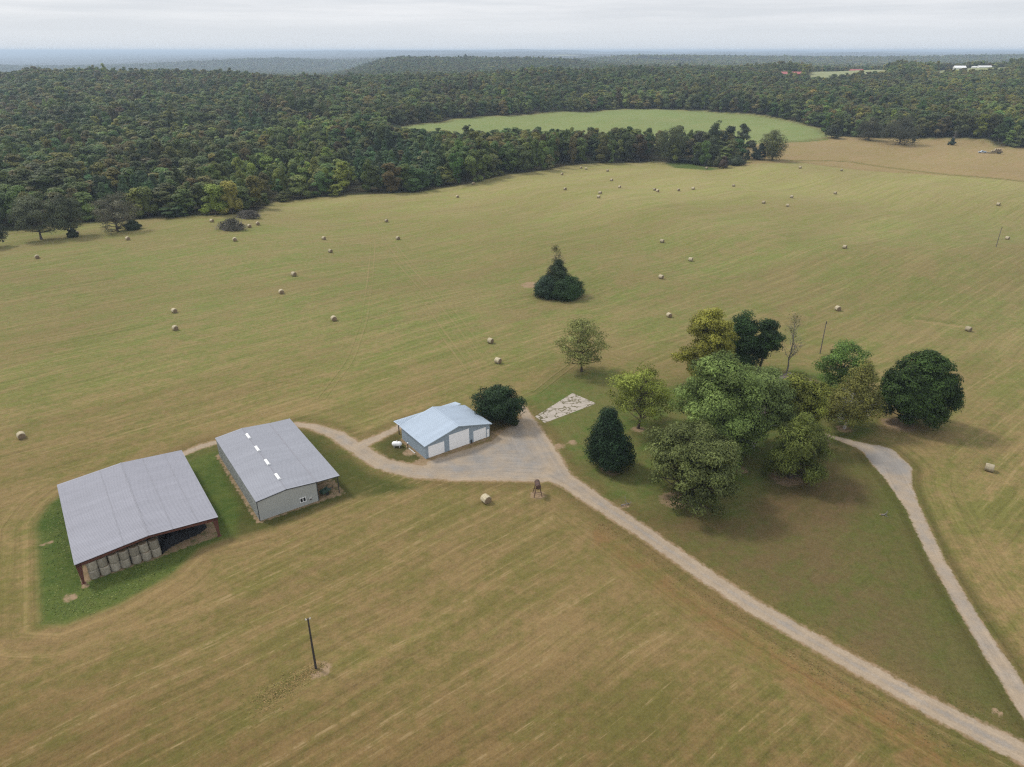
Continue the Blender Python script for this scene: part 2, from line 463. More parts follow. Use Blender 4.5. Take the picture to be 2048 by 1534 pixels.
def hay_material(name, c0, c1, ring):
    m, t, b = new_mat(name)
    tcn = t.nodes.new('ShaderNodeTexCoord')
    oi = t.nodes.new('ShaderNodeObjectInfo')
    v = t.nodes.new('ShaderNodeVectorMath'); v.operation = 'ADD'
    t.links.new(tcn.outputs['Object'], v.inputs[0]); t.links.new(oi.outputs['Random'], v.inputs[1])
    n1 = noise(t, scaled(t, v.outputs[0], ring), 1.0, 5, .7)
    n2 = noise(t, tcn.outputs['Object'], 9, 3, .7)
    k = mth(t, 'ADD', mth(t, 'MULTIPLY', n1, .7), mth(t, 'MULTIPLY', n2, .3))
    c = mixc(t, ramp(t, k, .36, .64), c0, c1)
    hsv = t.nodes.new('ShaderNodeHueSaturation'); t.links.new(c, hsv.inputs['Color'])
    t.links.new(mth(t, 'ADD', .78, mth(t, 'MULTIPLY', oi.outputs['Random'], .36)), hsv.inputs['Value'])
    t.links.new(hsv.outputs[0], b.inputs['Base Color'])
    b.inputs['Roughness'].default_value = .9; b.inputs['Specular IOR Level'].default_value = .1
    bn = t.nodes.new('ShaderNodeBump'); bn.inputs['Strength'].default_value = .5; bn.inputs['Distance'].default_value = .04
    t.links.new(k, bn.inputs['Height']); t.links.new(bn.outputs[0], b.inputs['Normal'])
    return m

def shingle_material():
    m, t, b = new_mat('brown_shingles')
    tcn = t.nodes.new('ShaderNodeTexCoord')
    br = t.nodes.new('ShaderNodeTexBrick'); br.inputs['Scale'].default_value = 1.0
    br.inputs['Color1'].default_value = (.085, .062, .055, 1); br.inputs['Color2'].default_value = (.12, .09, .08, 1)
    br.inputs['Mortar'].default_value = (.05, .04, .035, 1)
    br.inputs['Mortar Size'].default_value = .02; br.inputs['Brick Width'].default_value = .6; br.inputs['Row Height'].default_value = .25
    t.links.new(tcn.outputs['Object'], br.inputs['Vector'])
    t.links.new(br.outputs['Color'], b.inputs['Base Color']); b.inputs['Roughness'].default_value = .9
    return m

def concrete_material():
    m, t, b = new_mat('cracked_concrete')
    geo = t.nodes.new('ShaderNodeNewGeometry'); pos = geo.outputs['Position']
    wn = t.nodes.new('ShaderNodeTexNoise'); wn.inputs['Scale'].default_value = .9; wn.inputs['Detail'].default_value = 4
    t.links.new(pos, wn.inputs['Vector'])
    sc_ = t.nodes.new('ShaderNodeVectorMath'); sc_.operation = 'SCALE'; sc_.inputs['Scale'].default_value = 1.5
    t.links.new(wn.outputs['Color'], sc_.inputs[0])
    ad = t.nodes.new('ShaderNodeVectorMath'); ad.operation = 'ADD'; t.links.new(pos, ad.inputs[0]); t.links.new(sc_.outputs[0], ad.inputs[1])
    ro = t.nodes.new('ShaderNodeMapping'); ro.inputs['Rotation'].default_value = (0, 0, -.66); ro.inputs['Scale'].default_value = (.30, .46, 1)
    t.links.new(ad.outputs[0], ro.inputs[0])
    vo = t.nodes.new('ShaderNodeTexVoronoi'); vo.feature = 'DISTANCE_TO_EDGE'; vo.inputs['Scale'].default_value = 1.0; vo.inputs['Randomness'].default_value = .75
    t.links.new(ro.outputs[0], vo.inputs['Vector'])
    e = mth(t, 'ADD', vo.outputs['Distance'], mth(t, 'MULTIPLY', mth(t, 'SUBTRACT', noise(t, pos, .35, 4, .7), .5), -.40))
    edge = attr(t, 'edge').outputs['Fac']
    grass = mth(t, 'MAXIMUM', ramp(t, e, .015, .075, 1, 0), ramp(t, mth(t, 'ADD', edge, mth(t, 'MULTIPLY', noise(t, pos, 1.2, 4), .9)), .28, .55, 1, 0))
    con = mixc(t, noise(t, pos, 1.6, 5, .7), S(172, 158, 142), S(222, 212, 198))
    gr = mixc(t, noise(t, pos, 1.1, 4), S(84, 84, 46), S(126, 112, 70))
    t.links.new(mixc(t, grass, con, gr), b.inputs['Base Color'])
    b.inputs['Roughness'].default_value = .9
    return m

M = {}
M['ground'] = ground_material()
M['leaf'] = foliage_material()
M['grass'] = grass_material()
M['bark'] = simple('grey_brown_bark', (.085, .068, .055), .9, 0, .3, 3, .1, .4)
M['pale_bark'] = simple('pale_bark', (.42, .40, .36), .85, 0, .25, 3, .1, .2)
M['dead_bark'] = simple('weathered_dead_wood', (.20, .18, .165), .9, 0, .25, 3, .1, .3)
M['pole'] = simple('creosoted_pole_wood', (.055, .047, .042), .85, 0, .25, 3, .15, .3)
M['grey_pole'] = simple('weathered_pole_wood', (.16, .14, .12), .85, 0, .2, 3, .15, .3)
M['roof_grey'] = metal_sheet('galvanised_roof_sheet', (.262, .262, .292))
M['roof_grey_b'] = metal_sheet('grey_roof_sheet', (.262, .268, .296))
M['roof_pale'] = metal_sheet('pale_blue_roof_sheet', (.345, .405, .475))
M['seam'] = simple('lap_seam_sheet', (.215, .215, .24), .7, 0, .2)
M['wall_grey'] = metal_sheet('grey_green_wall_sheet', (.36, .37, .35))
M['wall_blue'] = metal_sheet('blue_grey_wall_sheet', (.29, .35, .40))
M['trim'] = simple('dark_trim', (.06, .065, .07), .6, 0, .1)
M['oxide'] = simple('red_oxide_steel', (.105, .040, .028), .7, 0, .25, 1.2)
M['white'] = simple('white_paint', (.78, .78, .77), .45, 0, .05)
M['door_white'] = simple('white_door_panel', (.90, .90, .90), .5, 0, .05)
M['glass'] = simple('dark_glass', (.012, .014, .016), .08, 0, .0, 1, .6)
M['black'] = simple('black_plastic_sheeting', (.007, .007, .008), .5, 0, .3, 1.2, .15, .6)
M['rust'] = simple('rusty_steel', (.095, .055, .042), .75, .1, .4, 2.5, .3)
M['dark_steel'] = simple('dark_steel', (.05, .048, .045), .6, .2, .2)
M['implement'] = simple('dull_green_paint', (.04, .075, .055), .6, 0, .25)
M['hay'] = hay_material('hay_bale_side', (.285, .235, .150), (.50, .44, .31), (1.5, 9, 1.5))
M['hay_end'] = hay_material('hay_bale_end', (.16, .115, .070), (.27, .205, .13), (5, 1, 5))
M['hay_old'] = hay_material('stored_hay_side', (.20, .175, .135), (.37, .335, .27), (1.5, 9, 1.5))
M['shingle'] = shingle_material()
M['brick'] = simple('brown_brick', (.12, .07, .055), .85, 0, .3, 3)
M['concrete'] = concrete_material()
M['water'] = water_material()
M['red_roof'] = simple('red_metal_roof', (.34, .10, .095), .5, 0, .1)
M['rubber'] = simple('black_rubber', (.02, .02, .02), .85, 0, .1)
M['truck'] = simple('pale_blue_truck_paint', (.42, .48, .55), .3, 0, .05, 1, .5)
M['stone'] = simple('pale_stone', (.5, .48, .44), .85, 0, .2)

# ---------------------------------------------------------------- where things are on the ground
MAIN = poly([(-260, 492), (0, 467), (60, 461), (150, 448), (300, 439), (430, 432), (520, 429), (557, 405), (640, 396), (705, 392), (760, 390),
             (830, 387), (905, 375), (950, 368), (1040, 349), (1130, 334), (1230, 327), (1310, 324), (1385, 333), (1440, 337), (1500, 323), (1600, 322), (2300, 390)])
MAIN = np.vstack([MAIN, [[520, 120], [250, -90], [-250, -90], [-560, 220]]])
TAN = poly([(1470, 333), (1500, 322), (1478, 298), (1560, 283), (1652, 273), (1760, 275), (1970, 279), (1985, 293), (2048, 297), (2300, 302), (2300, 395), (1600, 325)])
SECOND = poly([(808, 259), (803, 254), (880, 246), (905, 239), (1000, 232), (1100, 225), (1220, 219.5), (1400, 222), (1500, 228), (1560, 238), (1640, 258),
               (1656, 273), (1560, 284), (1490, 290), (1380, 291), (1200, 291), (1050, 284), (930, 277), (860, 268)])
def wedge(pxa, pxb, ya, yb):
    sa, sb = [ray(p, 140)[0] / ray(p, 140)[1] for p in (pxa, pxb)]
    return np.array([[sa * ya, ya], [sb * ya, ya], [(sb - .004) * yb, yb], [(sa + .004) * yb, yb]])
RIGHT_MEADOWS = [wedge(1618, 1772, 1370, 1790), wedge(1872, 2016, 1420, 1720), wedge(1562, 1602, 1395, 1500)]

ROAD = [(2120, 1545, 1.9), (2048, 1507, 1.8), (1900, 1434, 1.65), (1700, 1324, 1.55), (1500, 1209, 1.55), (1400, 1143, 1.55), (1300, 1073, 1.6), (1200, 1008, 1.8), (1140, 966, 2.2), (1090, 940, 2.8)]
LANE = [(1130, 962, 1.8), (1098, 910, 2.2), (1072, 865, 1.7), (1052, 832, 1.3), (1042, 812, .8)]
WEST = [(1090, 943, 2.6), (1000, 938, 3.2), (910, 945, 3.0), (830, 943, 2.4), (765, 928, 2.0), (715, 897, 1.9), (672, 869, 1.6), (625, 853, 1.1), (592, 848, .8)]
BRANCH = [(716, 893, 1.5), (752, 877, 1.1), (788, 860, .9), (815, 845, .8)]
BACK = [(440, 883, .8), (400, 893, .9), (362, 910, .7)]
YARD = poly([(860, 925), (985, 885), (1040, 840), (1075, 868), (1122, 948), (1090, 960), (1000, 958), (900, 958), (850, 940)])
DRIVE = [(2130, 1520, 1.7), (2048, 1402, 1.6), (1990, 1312, 1.4), (1930, 1217, 1.25), (1870, 1112, 1.2), (1825, 1015, 1.4), (1798, 965, 2.3), (1782, 930, 4.0), (1760, 906, 3.6), (1718, 890, 1.5), (1665, 874, .7), (1648, 868, .5)]
def pw(l): return np.array([P(a, b)[:2] for a, b, _ in l]), [w for _, _, w in l]
ROADS = [pw(l) for l in (ROAD, LANE, WEST, BRANCH, BACK)]
DRV = pw(DRIVE)

TURN = P(1772, 925)[:2]
def road_sdf(X, Y):
    d = sdf(YARD, X, Y) - .6
    for pl, w in ROADS: d = np.minimum(d, pl_dist(pl, X, Y, w))
    return d
def drive_sdf(X, Y): return pl_dist(DRV[0], X, Y, DRV[1])

TALL = poly([(72, 1045), (98, 1008), (128, 985), (370, 900), (432, 888), (446, 940), (480, 1010), (470, 1072), (400, 1098), (345, 1150), (235, 1212), (130, 1252), (78, 1250)])
LAWN2 = poly([(425, 895), (600, 858), (650, 872), (690, 905), (740, 945), (800, 966), (838, 976), (760, 990), (690, 998), (640, 1016), (530, 1060), (468, 1078), (440, 1062), (455, 1000), (430, 930)])
ISLAND = poly([(752, 888), (790, 866), (850, 918), (838, 924), (790, 925), (762, 912)])
YARD_T = poly([(1045, 800), (1110, 748), (1200, 735), (1330, 770), (1480, 745), (1600, 735), (1700, 765), (1760, 870), (1640, 905), (1600, 990), (1500, 1045), (1420, 1065), (1300, 1030), (1200, 992), (1135, 930), (1085, 850)])
TRI = poly([(1240, 1025), (1330, 1020), (1500, 1030), (1640, 900), (1740, 920), (1790, 975), (1850, 1100), (1930, 1235), (2048, 1430), (2130, 1530), (2040, 1490), (1700, 1300), (1400, 1120)])
BROWN_PATCH = poly([(1440, 1010), (1520, 960), (1640, 920), (1740, 950), (1790, 1010), (1700, 1060), (1560, 1070)])  # browner ground between the yard trees and the upper driveway
BERM = poly([(1330, 326), (1370, 322), (1400, 332), (1440, 337), (1420, 341), (1350, 336)])

def spot(px, py, r): c = P(px, py); return c[0], c[1], r
DIRTS = [spot(1075, 990, 2.2), spot(1688, 858, 2.6), spot(1797, 849, 5.0), spot(1222, 938, 3.2), spot(1276, 858, 2.2), spot(1350, 1000, 4.0), spot(1572, 955, 4.5),
         spot(640, 1340, 2.2), spot(140, 1195, 1.6), spot(1145, 885, 1.6), spot(1120, 892, 1.8), spot(1250, 1012, 1.2), spot(870, 945, 4), spot(1995, 1425, 1.0), spot(1765, 1030, .8),
         spot(820, 905, 2.2), spot(800, 935, 2.5), spot(1640, 885, 3.0), spot(1480, 940, 2.2), spot(170, 1172, 1.0), spot(300, 1120, 1.0), spot(1000, 868, 3.0), spot(1620, 768, 5),
         spot(840, 925, 2), spot(1060, 570, 5), spot(100, 1085, 1.1), spot(85, 1090, .8)]

def lerp(a, b, t): return a * (1 - t[:, None]) + b * t[:, None]
def ground_attrs(X, Y, want_gravel=None):
    n = len(X); dd0 = drive_sdf(X, Y)
    near = sstep(260, 55, Y)                          # foreground stubble is browner, with some lens and cloud falloff put into its colour
    far = sstep(250, 520, Y)
    one = np.ones(n)
    G = lerp(np.tile(S(132, 140, 78), (n, 1)), S(132, 126, 70), near); G = lerp(G, S(166, 166, 98), far)
    B = lerp(np.tile(S(153, 140, 94), (n, 1)), S(168, 142, 98), near); B = lerp(B, S(176, 164, 112), far)
    mown = one * .9 + .3 * near
    dirt = np.zeros(n); straw = np.zeros(n)
    m = inside(TAN, X, Y)
    w = sstep(3, -3, sdf(TAN, X, Y)); G = lerp(G, S(166, 150, 98), w); B = lerp(B, S(176, 152, 110), w); mown = mown * (1 - .4 * w)
    w = sstep(3, -3, sdf(SECOND, X, Y)); G = lerp(G, S(138, 156, 92), w); B = lerp(B, S(152, 160, 102), w); mown = mown * (1 - .65 * w)
    # woods and everything far away
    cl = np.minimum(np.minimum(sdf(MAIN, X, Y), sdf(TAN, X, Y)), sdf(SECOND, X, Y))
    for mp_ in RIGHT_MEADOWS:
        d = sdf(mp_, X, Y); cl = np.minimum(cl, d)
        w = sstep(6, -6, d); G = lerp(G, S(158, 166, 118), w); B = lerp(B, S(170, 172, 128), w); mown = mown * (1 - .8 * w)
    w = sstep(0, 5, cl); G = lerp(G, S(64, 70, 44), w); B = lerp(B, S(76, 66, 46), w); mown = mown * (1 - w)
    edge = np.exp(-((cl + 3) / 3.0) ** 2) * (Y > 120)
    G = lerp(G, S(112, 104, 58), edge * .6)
    # far country: a patchwork of woods and pale pasture, as the land has it
    fw = sstep(4200, 5200, Y)
    hsh = np.sin(X / 310. + 1.3 * np.sin(Y / 900.)) * np.sin(Y / 640. + np.sin(X / 700.)) + .4 * np.sin(X / 130 + Y / 210)
    pas = fw * sstep(.95, 1.15, hsh) * sstep(0, 300, X)
    G = lerp(G, S(150, 160, 120), pas); B = lerp(B, S(165, 160, 130), pas)
    w = sstep(84, 58, Y) * .65; G = lerp(G, S(108, 106, 54), w); B = lerp(B, S(132, 108, 68), w)
    # lawns
    for pl_, g, b, soft, mw in ((LAWN2, (82, 92, 44), (96, 96, 52), 1.2, .35), (ISLAND, (86, 88, 48), (104, 92, 58), 1.0, .2), (YARD_T, (100, 122, 58), (124, 122, 72), 4.0, .4),
                                (TRI, (108, 110, 60), (122, 106, 72), 4.0, .35), (TALL, (80, 102, 46), (104, 116, 58), 1.1, .15), (BERM, (92, 112, 56), (104, 116, 62), 1.5, .2)):
        w = sstep(soft, -soft, sdf(pl_, X, Y)); G = lerp(G, S(*g), w); B = lerp(B, S(*b), w); mown = mown * (1 - w) + mw * w
    w = sstep(16, 3, dd0) * (sdf(TRI, X, Y) < 2) * .8; G = lerp(G, S(98, 106, 52), w); B = lerp(B, S(110, 106, 62), w)
    w = sstep(2, -6, sdf(BROWN_PATCH, X, Y)) * .7; G = lerp(G, S(104, 92, 60), w); B = lerp(B, S(120, 98, 72), w)
    # the drain line between the two right-hand fields
    for pts, wd, col in (([(1565, 320), (1640, 321), (1700, 323), (1800, 338), (1900, 350), (2048, 363), (2200, 380)], 2.6, (118, 118, 62)),
                         ([(1562, 286), (1620, 282), (1660, 277)], 4.0, (112, 126, 66))):
        w = sstep(1, 0, pl_dist(np.array([P(*p)[:2] for p in pts]), X, Y) / wd); G = lerp(G, S(*col), w); B = lerp(B, S(*col), w)
    scr = np.array([P(*p)[:2] for p in [(1832, 641), (1880, 648), (1926, 654)]])
    dsc = pl_dist(scr, X, Y); straw = np.maximum(straw, .8 * sstep(1.5, .4, dsc)); grn = np.exp(-((pl_dist(scr + np.array([-.6, 3.0]), X, Y)) / 2.2) ** 2) * .6; G = lerp(G, S(112, 124, 62), grn); B = lerp(B, S(116, 122, 64), grn)
    # darker weeds along the drive
    rd = road_sdf(X, Y); dd = drive_sdf(X, Y)
    w = np.exp(-((rd - 1.8) / 1.5) ** 2) * .55; G = lerp(G, S(100, 104, 54), w); B = lerp(B, S(122, 106, 66), w)
    w = np.exp(-((rd - 6) / 2.2) ** 2) * .6 * (X > 15) * (Y < 115) * (sdf(TRI, X, Y) > 4); B = lerp(B, S(146, 108, 68), w)
    w = np.exp(-((dd - 1.2) / 1.2) ** 2) * .6; G = lerp(G, S(88, 90, 46), w); B = lerp(B, S(88, 84, 46), w)
    dirt = np.maximum(dirt, .64 * np.exp(-(np.maximum(rd, 0) / 1.2) ** 2)); dirt = np.maximum(dirt, .6 * np.exp(-(np.maximum(dd, 0) / .5) ** 2))
    for x, y, r in DIRTS: dirt = np.maximum(dirt, .66 * sstep(r * 1.25, r * .55, np.hypot(X - x, Y - y)))
    # bare soil strips beside the buildings
    for key, pad in (('hay_barn', 1.0), ('shop', .9), ('garage', .8)):
        x0, y0, th, W, L = BLD[key]
        lx = (X - x0) * cos(th) + (Y - y0) * sin(th); ly = -(X - x0) * sin(th) + (Y - y0) * cos(th)
        d = np.maximum(np.maximum(-lx, lx - W), np.maximum(-ly, ly - L))
        if key == 'hay_barn': w = .66 * sstep(.8, -.4, d)
        else: w = .62 * sstep(pad + .35, pad - .35, d)
        dirt = np.maximum(dirt, w)
    a = radians(40); u = X * cos(a) + Y * sin(a); v = -X * sin(a) + Y * cos(a)
    mow = np.c_[u, v]
    hd = np.minimum(np.minimum(rd, dd), sdf(TALL, X, Y)); hd = np.minimum(hd, sdf(LAWN2, X, Y)); hd = np.minimum(hd, sdf(YARD_T, X, Y))
    head = np.c_[u * .4 + Y * .6, hd * 1.0]
    headw = sstep(13, 8, hd) * (X > 8) + sstep(9, 6, sdf(TALL, X, Y)) * (X < -30)
    headw = np.clip(headw, 0, 1)
    A = dict(green=G, brown=B, mown=mown, dirt=dirt, straw=straw, mow=mow, head=head, headw=headw, gravel=np.zeros(n), tan=np.zeros(n), lane=np.c_[u, v])
    return A, rd, dd

# building footprints (x, y, turn, width, length)
K = 1.25
BLD = dict(hay_barn=(-58.031 * K, 73.784 * K, .615, 18.428 * K, 23.133 * K),
           shop=(-38.574 * K, 87.866 * K, .611, (9.489 + 3.832) * K, 23.592 * K),
           garage=(-15.252 * K, 105.557 * K, .631, 14.327 * K, 8.9 * K))

def build_ground():
    ys = [-60.0]
    while ys[-1] < 38000:
        y = ys[-1]; ys.append(y + (y + 85) * (.0045 if y < 620 else .009 if y < 3000 else .018))
    ys = np.array(ys); nx = 640
    s = np.concatenate([-np.linspace(6, .90, 36)[:-1], np.linspace(-.90, .90, 600), np.linspace(.90, 6, 36)[1:]]); nx = len(s)
    X = (s[None, :] * (ys[:, None] + 80)).ravel(); Y = np.repeat(ys, nx)
    Z = terr(X, Y)
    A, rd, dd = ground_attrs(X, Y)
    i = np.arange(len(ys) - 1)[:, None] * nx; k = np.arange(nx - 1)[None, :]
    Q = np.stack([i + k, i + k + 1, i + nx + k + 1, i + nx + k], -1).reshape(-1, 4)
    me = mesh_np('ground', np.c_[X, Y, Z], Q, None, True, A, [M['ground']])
    link('ground', me, kind='structure')

def build_road(name, fn, box, off, tanfn):
    x0, x1, y0, y1 = box; st = .5
    gx = np.arange(x0, x1, st); gy = np.arange(y0, y1, st); nx = len(gx)
    X, Y = np.meshgrid(gx, gy); X = X.ravel(); Y = Y.ravel()
    d = fn(X, Y)
    keep = d < 1.5
    i = np.arange(len(gy) - 1)[:, None] * nx; k = np.arange(nx - 1)[None, :]
    Q = np.stack([i + k, i + k + 1, i + nx + k + 1, i + nx + k], -1).reshape(-1, 4)
    Q = Q[keep[Q].all(1)]
    used = np.unique(Q); remap = np.full(len(X), -1); remap[used] = np.arange(len(used))
    X, Y, d = X[used], Y[used], d[used]; Q = remap[Q]
    A, rd, dd = ground_attrs(X, Y)
    A['gravel'] = np.clip(.5 - d / 1.7, 0, 1)
    A['tan'] = tanfn(X, Y, d)
    if name == 'road':
        best = np.full(len(X), 1e9); lat = np.zeros(len(X)); lon = np.zeros(len(X))
        for pl, w in ROADS[:3]:
            dd_ = pl_dist(pl, X, Y); m = dd_ < best; best = np.where(m, dd_, best)
        A['lane'] = np.c_[X * .7 + Y * .3, best * 1.0]
        A['tan'] = A['tan'] + .45 * np.exp(-((best - .85) / .3) ** 2) * (Y < 116) * (X > 8) - .2 * np.exp(-(best / .45) ** 2) * (Y < 116) * (X > 8)
    else:
        A['lane'] = np.c_[Y, pl_dist(DRV[0], X, Y)]
    me = mesh_np(name, np.c_[X, Y, terr(X, Y) + off], Q, None, True, A, [M['ground']])
    link(name, me, kind='structure')

def build_tracks():
    V = []; Q = []; n = 0; LZ = []
    lines = [[(1005, 765), (930, 655), (850, 560), (780, 480), (728, 412), (716, 394)], [(990, 770), (905, 650), (815, 545), (765, 480), (722, 410)],
             [(955, 760), (880, 660), (840, 600)], [(635, 805), (700, 720), (728, 640), (740, 560), (746, 490), (735, 430), (715, 396)],
             [(1065, 790), (1120, 745), (1200, 690)]]
    for li, l in enumerate(lines):
        c = np.array([P(*p)[:2] for p in l])
        seg = np.r_[0, np.cumsum(np.hypot(*np.diff(c, axis=0).T))]
        tt = np.arange(0, seg[-1], 1.5)
        cx = np.interp(tt, seg, c[:, 0]); cy = np.interp(tt, seg, c[:, 1])
        kk = np.ones(9) / 9
        if len(tt) > 20:
            cx = np.convolve(np.pad(cx, 4, 'edge'), kk, 'valid'); cy = np.convolve(np.pad(cy, 4, 'edge'), kk, 'valid')
        dx = np.gradient(cx); dy = np.gradient(cy); ln = np.hypot(dx, dy); nx_, ny_ = -dy / ln, dx / ln
        for o in (-.95, .95):
            for j, w in enumerate((-.42, -.14, .14, .42)):
                V.append(np.c_[cx + nx_ * (o + w), cy + ny_ * (o + w), (0 if j in (0, 3) else .48) * (.6 + .4 * np.sin(tt / 17 + o)) * np.clip(np.sin(pi * np.clip(tt / seg[-1], 0, 1)), 0, 1) ** .5])
            m = len(tt); i = np.arange(m - 1)
            for j in range(3):
                Q.append(np.c_[n + j * m + i, n + (j + 1) * m + i, n + (j + 1) * m + i + 1, n + j * m + i + 1])
            n += 4 * m; LZ += [.02 + .006 * li] * (4 * m)
    V = np.vstack(V); Q = np.vstack(Q)
    A, _, _ = ground_attrs(V[:, 0], V[:, 1]); A['straw'] = V[:, 2].copy(); A['gravel'][:] = 0; A['dirt'][:] = 0
    V[:, 2] = terr(V[:, 0], V[:, 1]) + np.array(LZ)
    link('path', mesh_np('path', V, Q, None, True, A, [M['ground']]), kind='structure')

# ---------------------------------------------------------------- trees
def prof(shape, t):
    if shape == 'round': return np.sqrt(np.clip(1 - (2 * t - 1) ** 2, 0, 1)) * .97 + .03
    if shape == 'oak': return np.interp(t, [0, .12, .35, .65, .85, 1], [.55, .9, 1, .85, .55, .12])
    if shape == 'dome': return np.interp(t, [0, .1, .3, .6, .85, 1], [.80, .95, 1, .88, .55, .1])
    if shape == 'cone': return np.interp(t, [0, .08, .3, .6, .85, 1], [.7, .95, .95, .65, .3, .06])
    if shape == 'spire': return np.interp(t, [0, .08, .5, 1], [.8, 1, .55, .04])
    if shape == 'tall': return np.interp(t, [0, .1, .3, .6, .85, 1], [.5, .75, .95, .9, .6, .15])
    if shape == 'vase': return np.interp(t, [0, .2, .5, .75, .92, 1], [.35, .6, .95, 1, .7, .2])

def leaf_quads(C, Nn, size, rng, long=1.0, wide=.62, droop=0.0):
    n = len(C)
    Nn = Nn / (np.linalg.norm(Nn, axis=1)[:, None] + 1e-9)
    r = rng.normal(size=(n, 3))
    if droop: r = r * (1 - droop) + np.array([0, 0, -1.6]) * droop
    t1 = r - (r * Nn).sum(1)[:, None] * Nn; t1 /= np.linalg.norm(t1, axis=1)[:, None] + 1e-9
    t2 = np.cross(Nn, t1)
    a = (size * long)[:, None] * t1; b = (size * wide)[:, None] * t2
    j = lambda: (rng.random((n, 1)) * .5 + .75)
    V = np.stack([C - a * j(), C + b * j() - a * .1, C + a * j(), C - b * j() + a * .1], 1).reshape(-1, 3)
    return V, np.arange(4 * n).reshape(-1, 4)

def crown_arrays(seed, R, Hc, z0, K_=50, m=80, leaf=.4, shape='round', blob=.30, fill=.62, core=0.0, droop=0.0, long=1.0, wide=.62, asym=.15, lean=(0, 0), tvar=.22, flat=.75, lobes=0, rn=.42, tn=.20):
    rng = np.random.default_rng(seed)
    t = rng.random(K_ * 3)
    keep = rng.random(K_ * 3) < (prof(shape, t) ** 1.2 * .9 + .1)
    t = t[keep][:K_]
    k = len(t)
    t = np.sort(t); ang = (np.arange(k) * 2.39996 + rng.random(k) * .9)
    bsz = R * blob * (.7 + .6 * rng.random(k))
    rr = np.maximum(prof(shape, t) * R * (1 + asym * np.sin(ang * 2 + seed)) - bsz * .75, 0) * (fill + (1 - fill) * rng.random(k) ** .5)
    rr *= np.where(rng.random(k) < .22, .5, 1)
    C = np.c_[rr * np.cos(ang) + lean[0] * t, rr * np.sin(ang) + lean[1] * t, z0 + np.clip(t, .04, .96) * Hc]
    C[:, 2] = np.minimum(C[:, 2], z0 + Hc - bsz * flat * .8)
    if lobes:
        tl = np.linspace(.10, .80, lobes) ** .85; al = np.arange(lobes) * 2.39996 + rng.random(lobes) * 1.1 + seed
        lr = R * (.34 + .20 * rng.random(lobes)) * (1.15 - .3 * tl)
        rl = np.maximum(prof(shape, tl) * R * (.88 + .24 * rng.random(lobes)) - lr * .95, 0); rl[-1] *= .35
        LC = np.c_[rl * np.cos(al), rl * np.sin(al), tl * Hc]
        j = rng.integers(0, lobes, K_); k = K_
        dv = rng.normal(size=(k, 3)); dv[:, 2] = np.where(rng.random(k) < .5, np.abs(dv[:, 2]), dv[:, 2]); dv += 0.35 * LC[j] / np.array([R, R, Hc]); dv /= np.linalg.norm(dv, axis=1)[:, None]
        bsz = R * blob * (.60 + .75 * rng.random(k))
        C = LC[j] + dv * (lr[j] * (.45 + .5 * rng.random(k) ** .6))[:, None] * np.array([1, 1, .78])
        q = np.percentile(np.hypot(C[:, 0], C[:, 1]) + bsz * .7, 94); C[:, :2] *= R / q
        hi_, lo_ = np.percentile(C[:, 2] + bsz * flat * .8, 99), np.percentile(C[:, 2] - bsz * flat * .6, 3)
        C[:, 2] = z0 + (C[:, 2] - lo_) * Hc / (hi_ - lo_)
        t = np.clip((C[:, 2] - z0) / Hc, 0, 1)
        C[:, 0] += lean[0] * t; C[:, 1] += lean[1] * t
        fac = (1 + .16 * rng.normal(size=lobes))[j]
    else: fac = 1
    btone = fac * (1 + tvar * rng.normal(size=k))
    cnt = np.maximum(6, (m * (bsz / bsz.mean()) ** 2).astype(int))
    idx = np.repeat(np.arange(k), cnt); n = len(idx)
    d = rng.normal(size=(n, 3)); d /= np.linalg.norm(d, axis=1)[:, None]
    flip = (d[:, 2] < 0) & (rng.random(n) < .55); d[flip, 2] *= -1
    rad = bsz[idx] * (.50 + .62 * rng.random(n))
    Pp = C[idx] + d * rad[:, None] * np.array([1, 1, flat])
    if droop: Pp[:, 2] -= droop * bsz[idx] * rng.random(n) * 1.2
    mid = np.array([lean[0] * .5, lean[1] * .5, z0 + Hc * .42])
    ow = (Pp - mid) / np.array([R, R, max(Hc / 2, .1)])
    nn = d * .75 + ow * .55 + rng.normal(size=(n, 3)) * rn + np.array([0, 0, .15])
    sz = leaf * (.6 + .8 * rng.random(n))
    V, Q = leaf_quads(Pp, nn, sz, rng, long, wide, droop * .8)
    tone = np.repeat(np.clip(btone[idx] * (1 + tn * rng.normal(size=n)), .4, 1.9), 4)
    if core:
        if lobes: core = core * .55
        a = np.linspace(0, 2 * pi, 11)[:-1]; tt = np.linspace(.05, .95, 7)
        cr = prof(shape, tt) * R * core
        cv = np.stack([np.cos(a)[None] * cr[:, None] * (1 + .15 * rng.random((7, 10))) + lean[0] * tt[:, None], np.sin(a)[None] * cr[:, None] * (1 + .15 * rng.random((7, 10))) + lean[1] * tt[:, None],
                       np.broadcast_to((z0 + Hc * (.1 + .74 * tt))[:, None], (7, 10))], -1).reshape(-1, 3)
        i = np.arange(6)[:, None] * 10; kk = np.arange(10)[None]
        cq = np.stack([i + kk, i + (kk + 1) % 10, i + 10 + (kk + 1) % 10, i + 10 + kk], -1).reshape(-1, 4)
        Q = np.vstack([Q, cq + len(V)]); V = np.vstack([V, cv]); tone = np.r_[tone, np.ones(70) * .9]
    return V, Q, tone, C, bsz

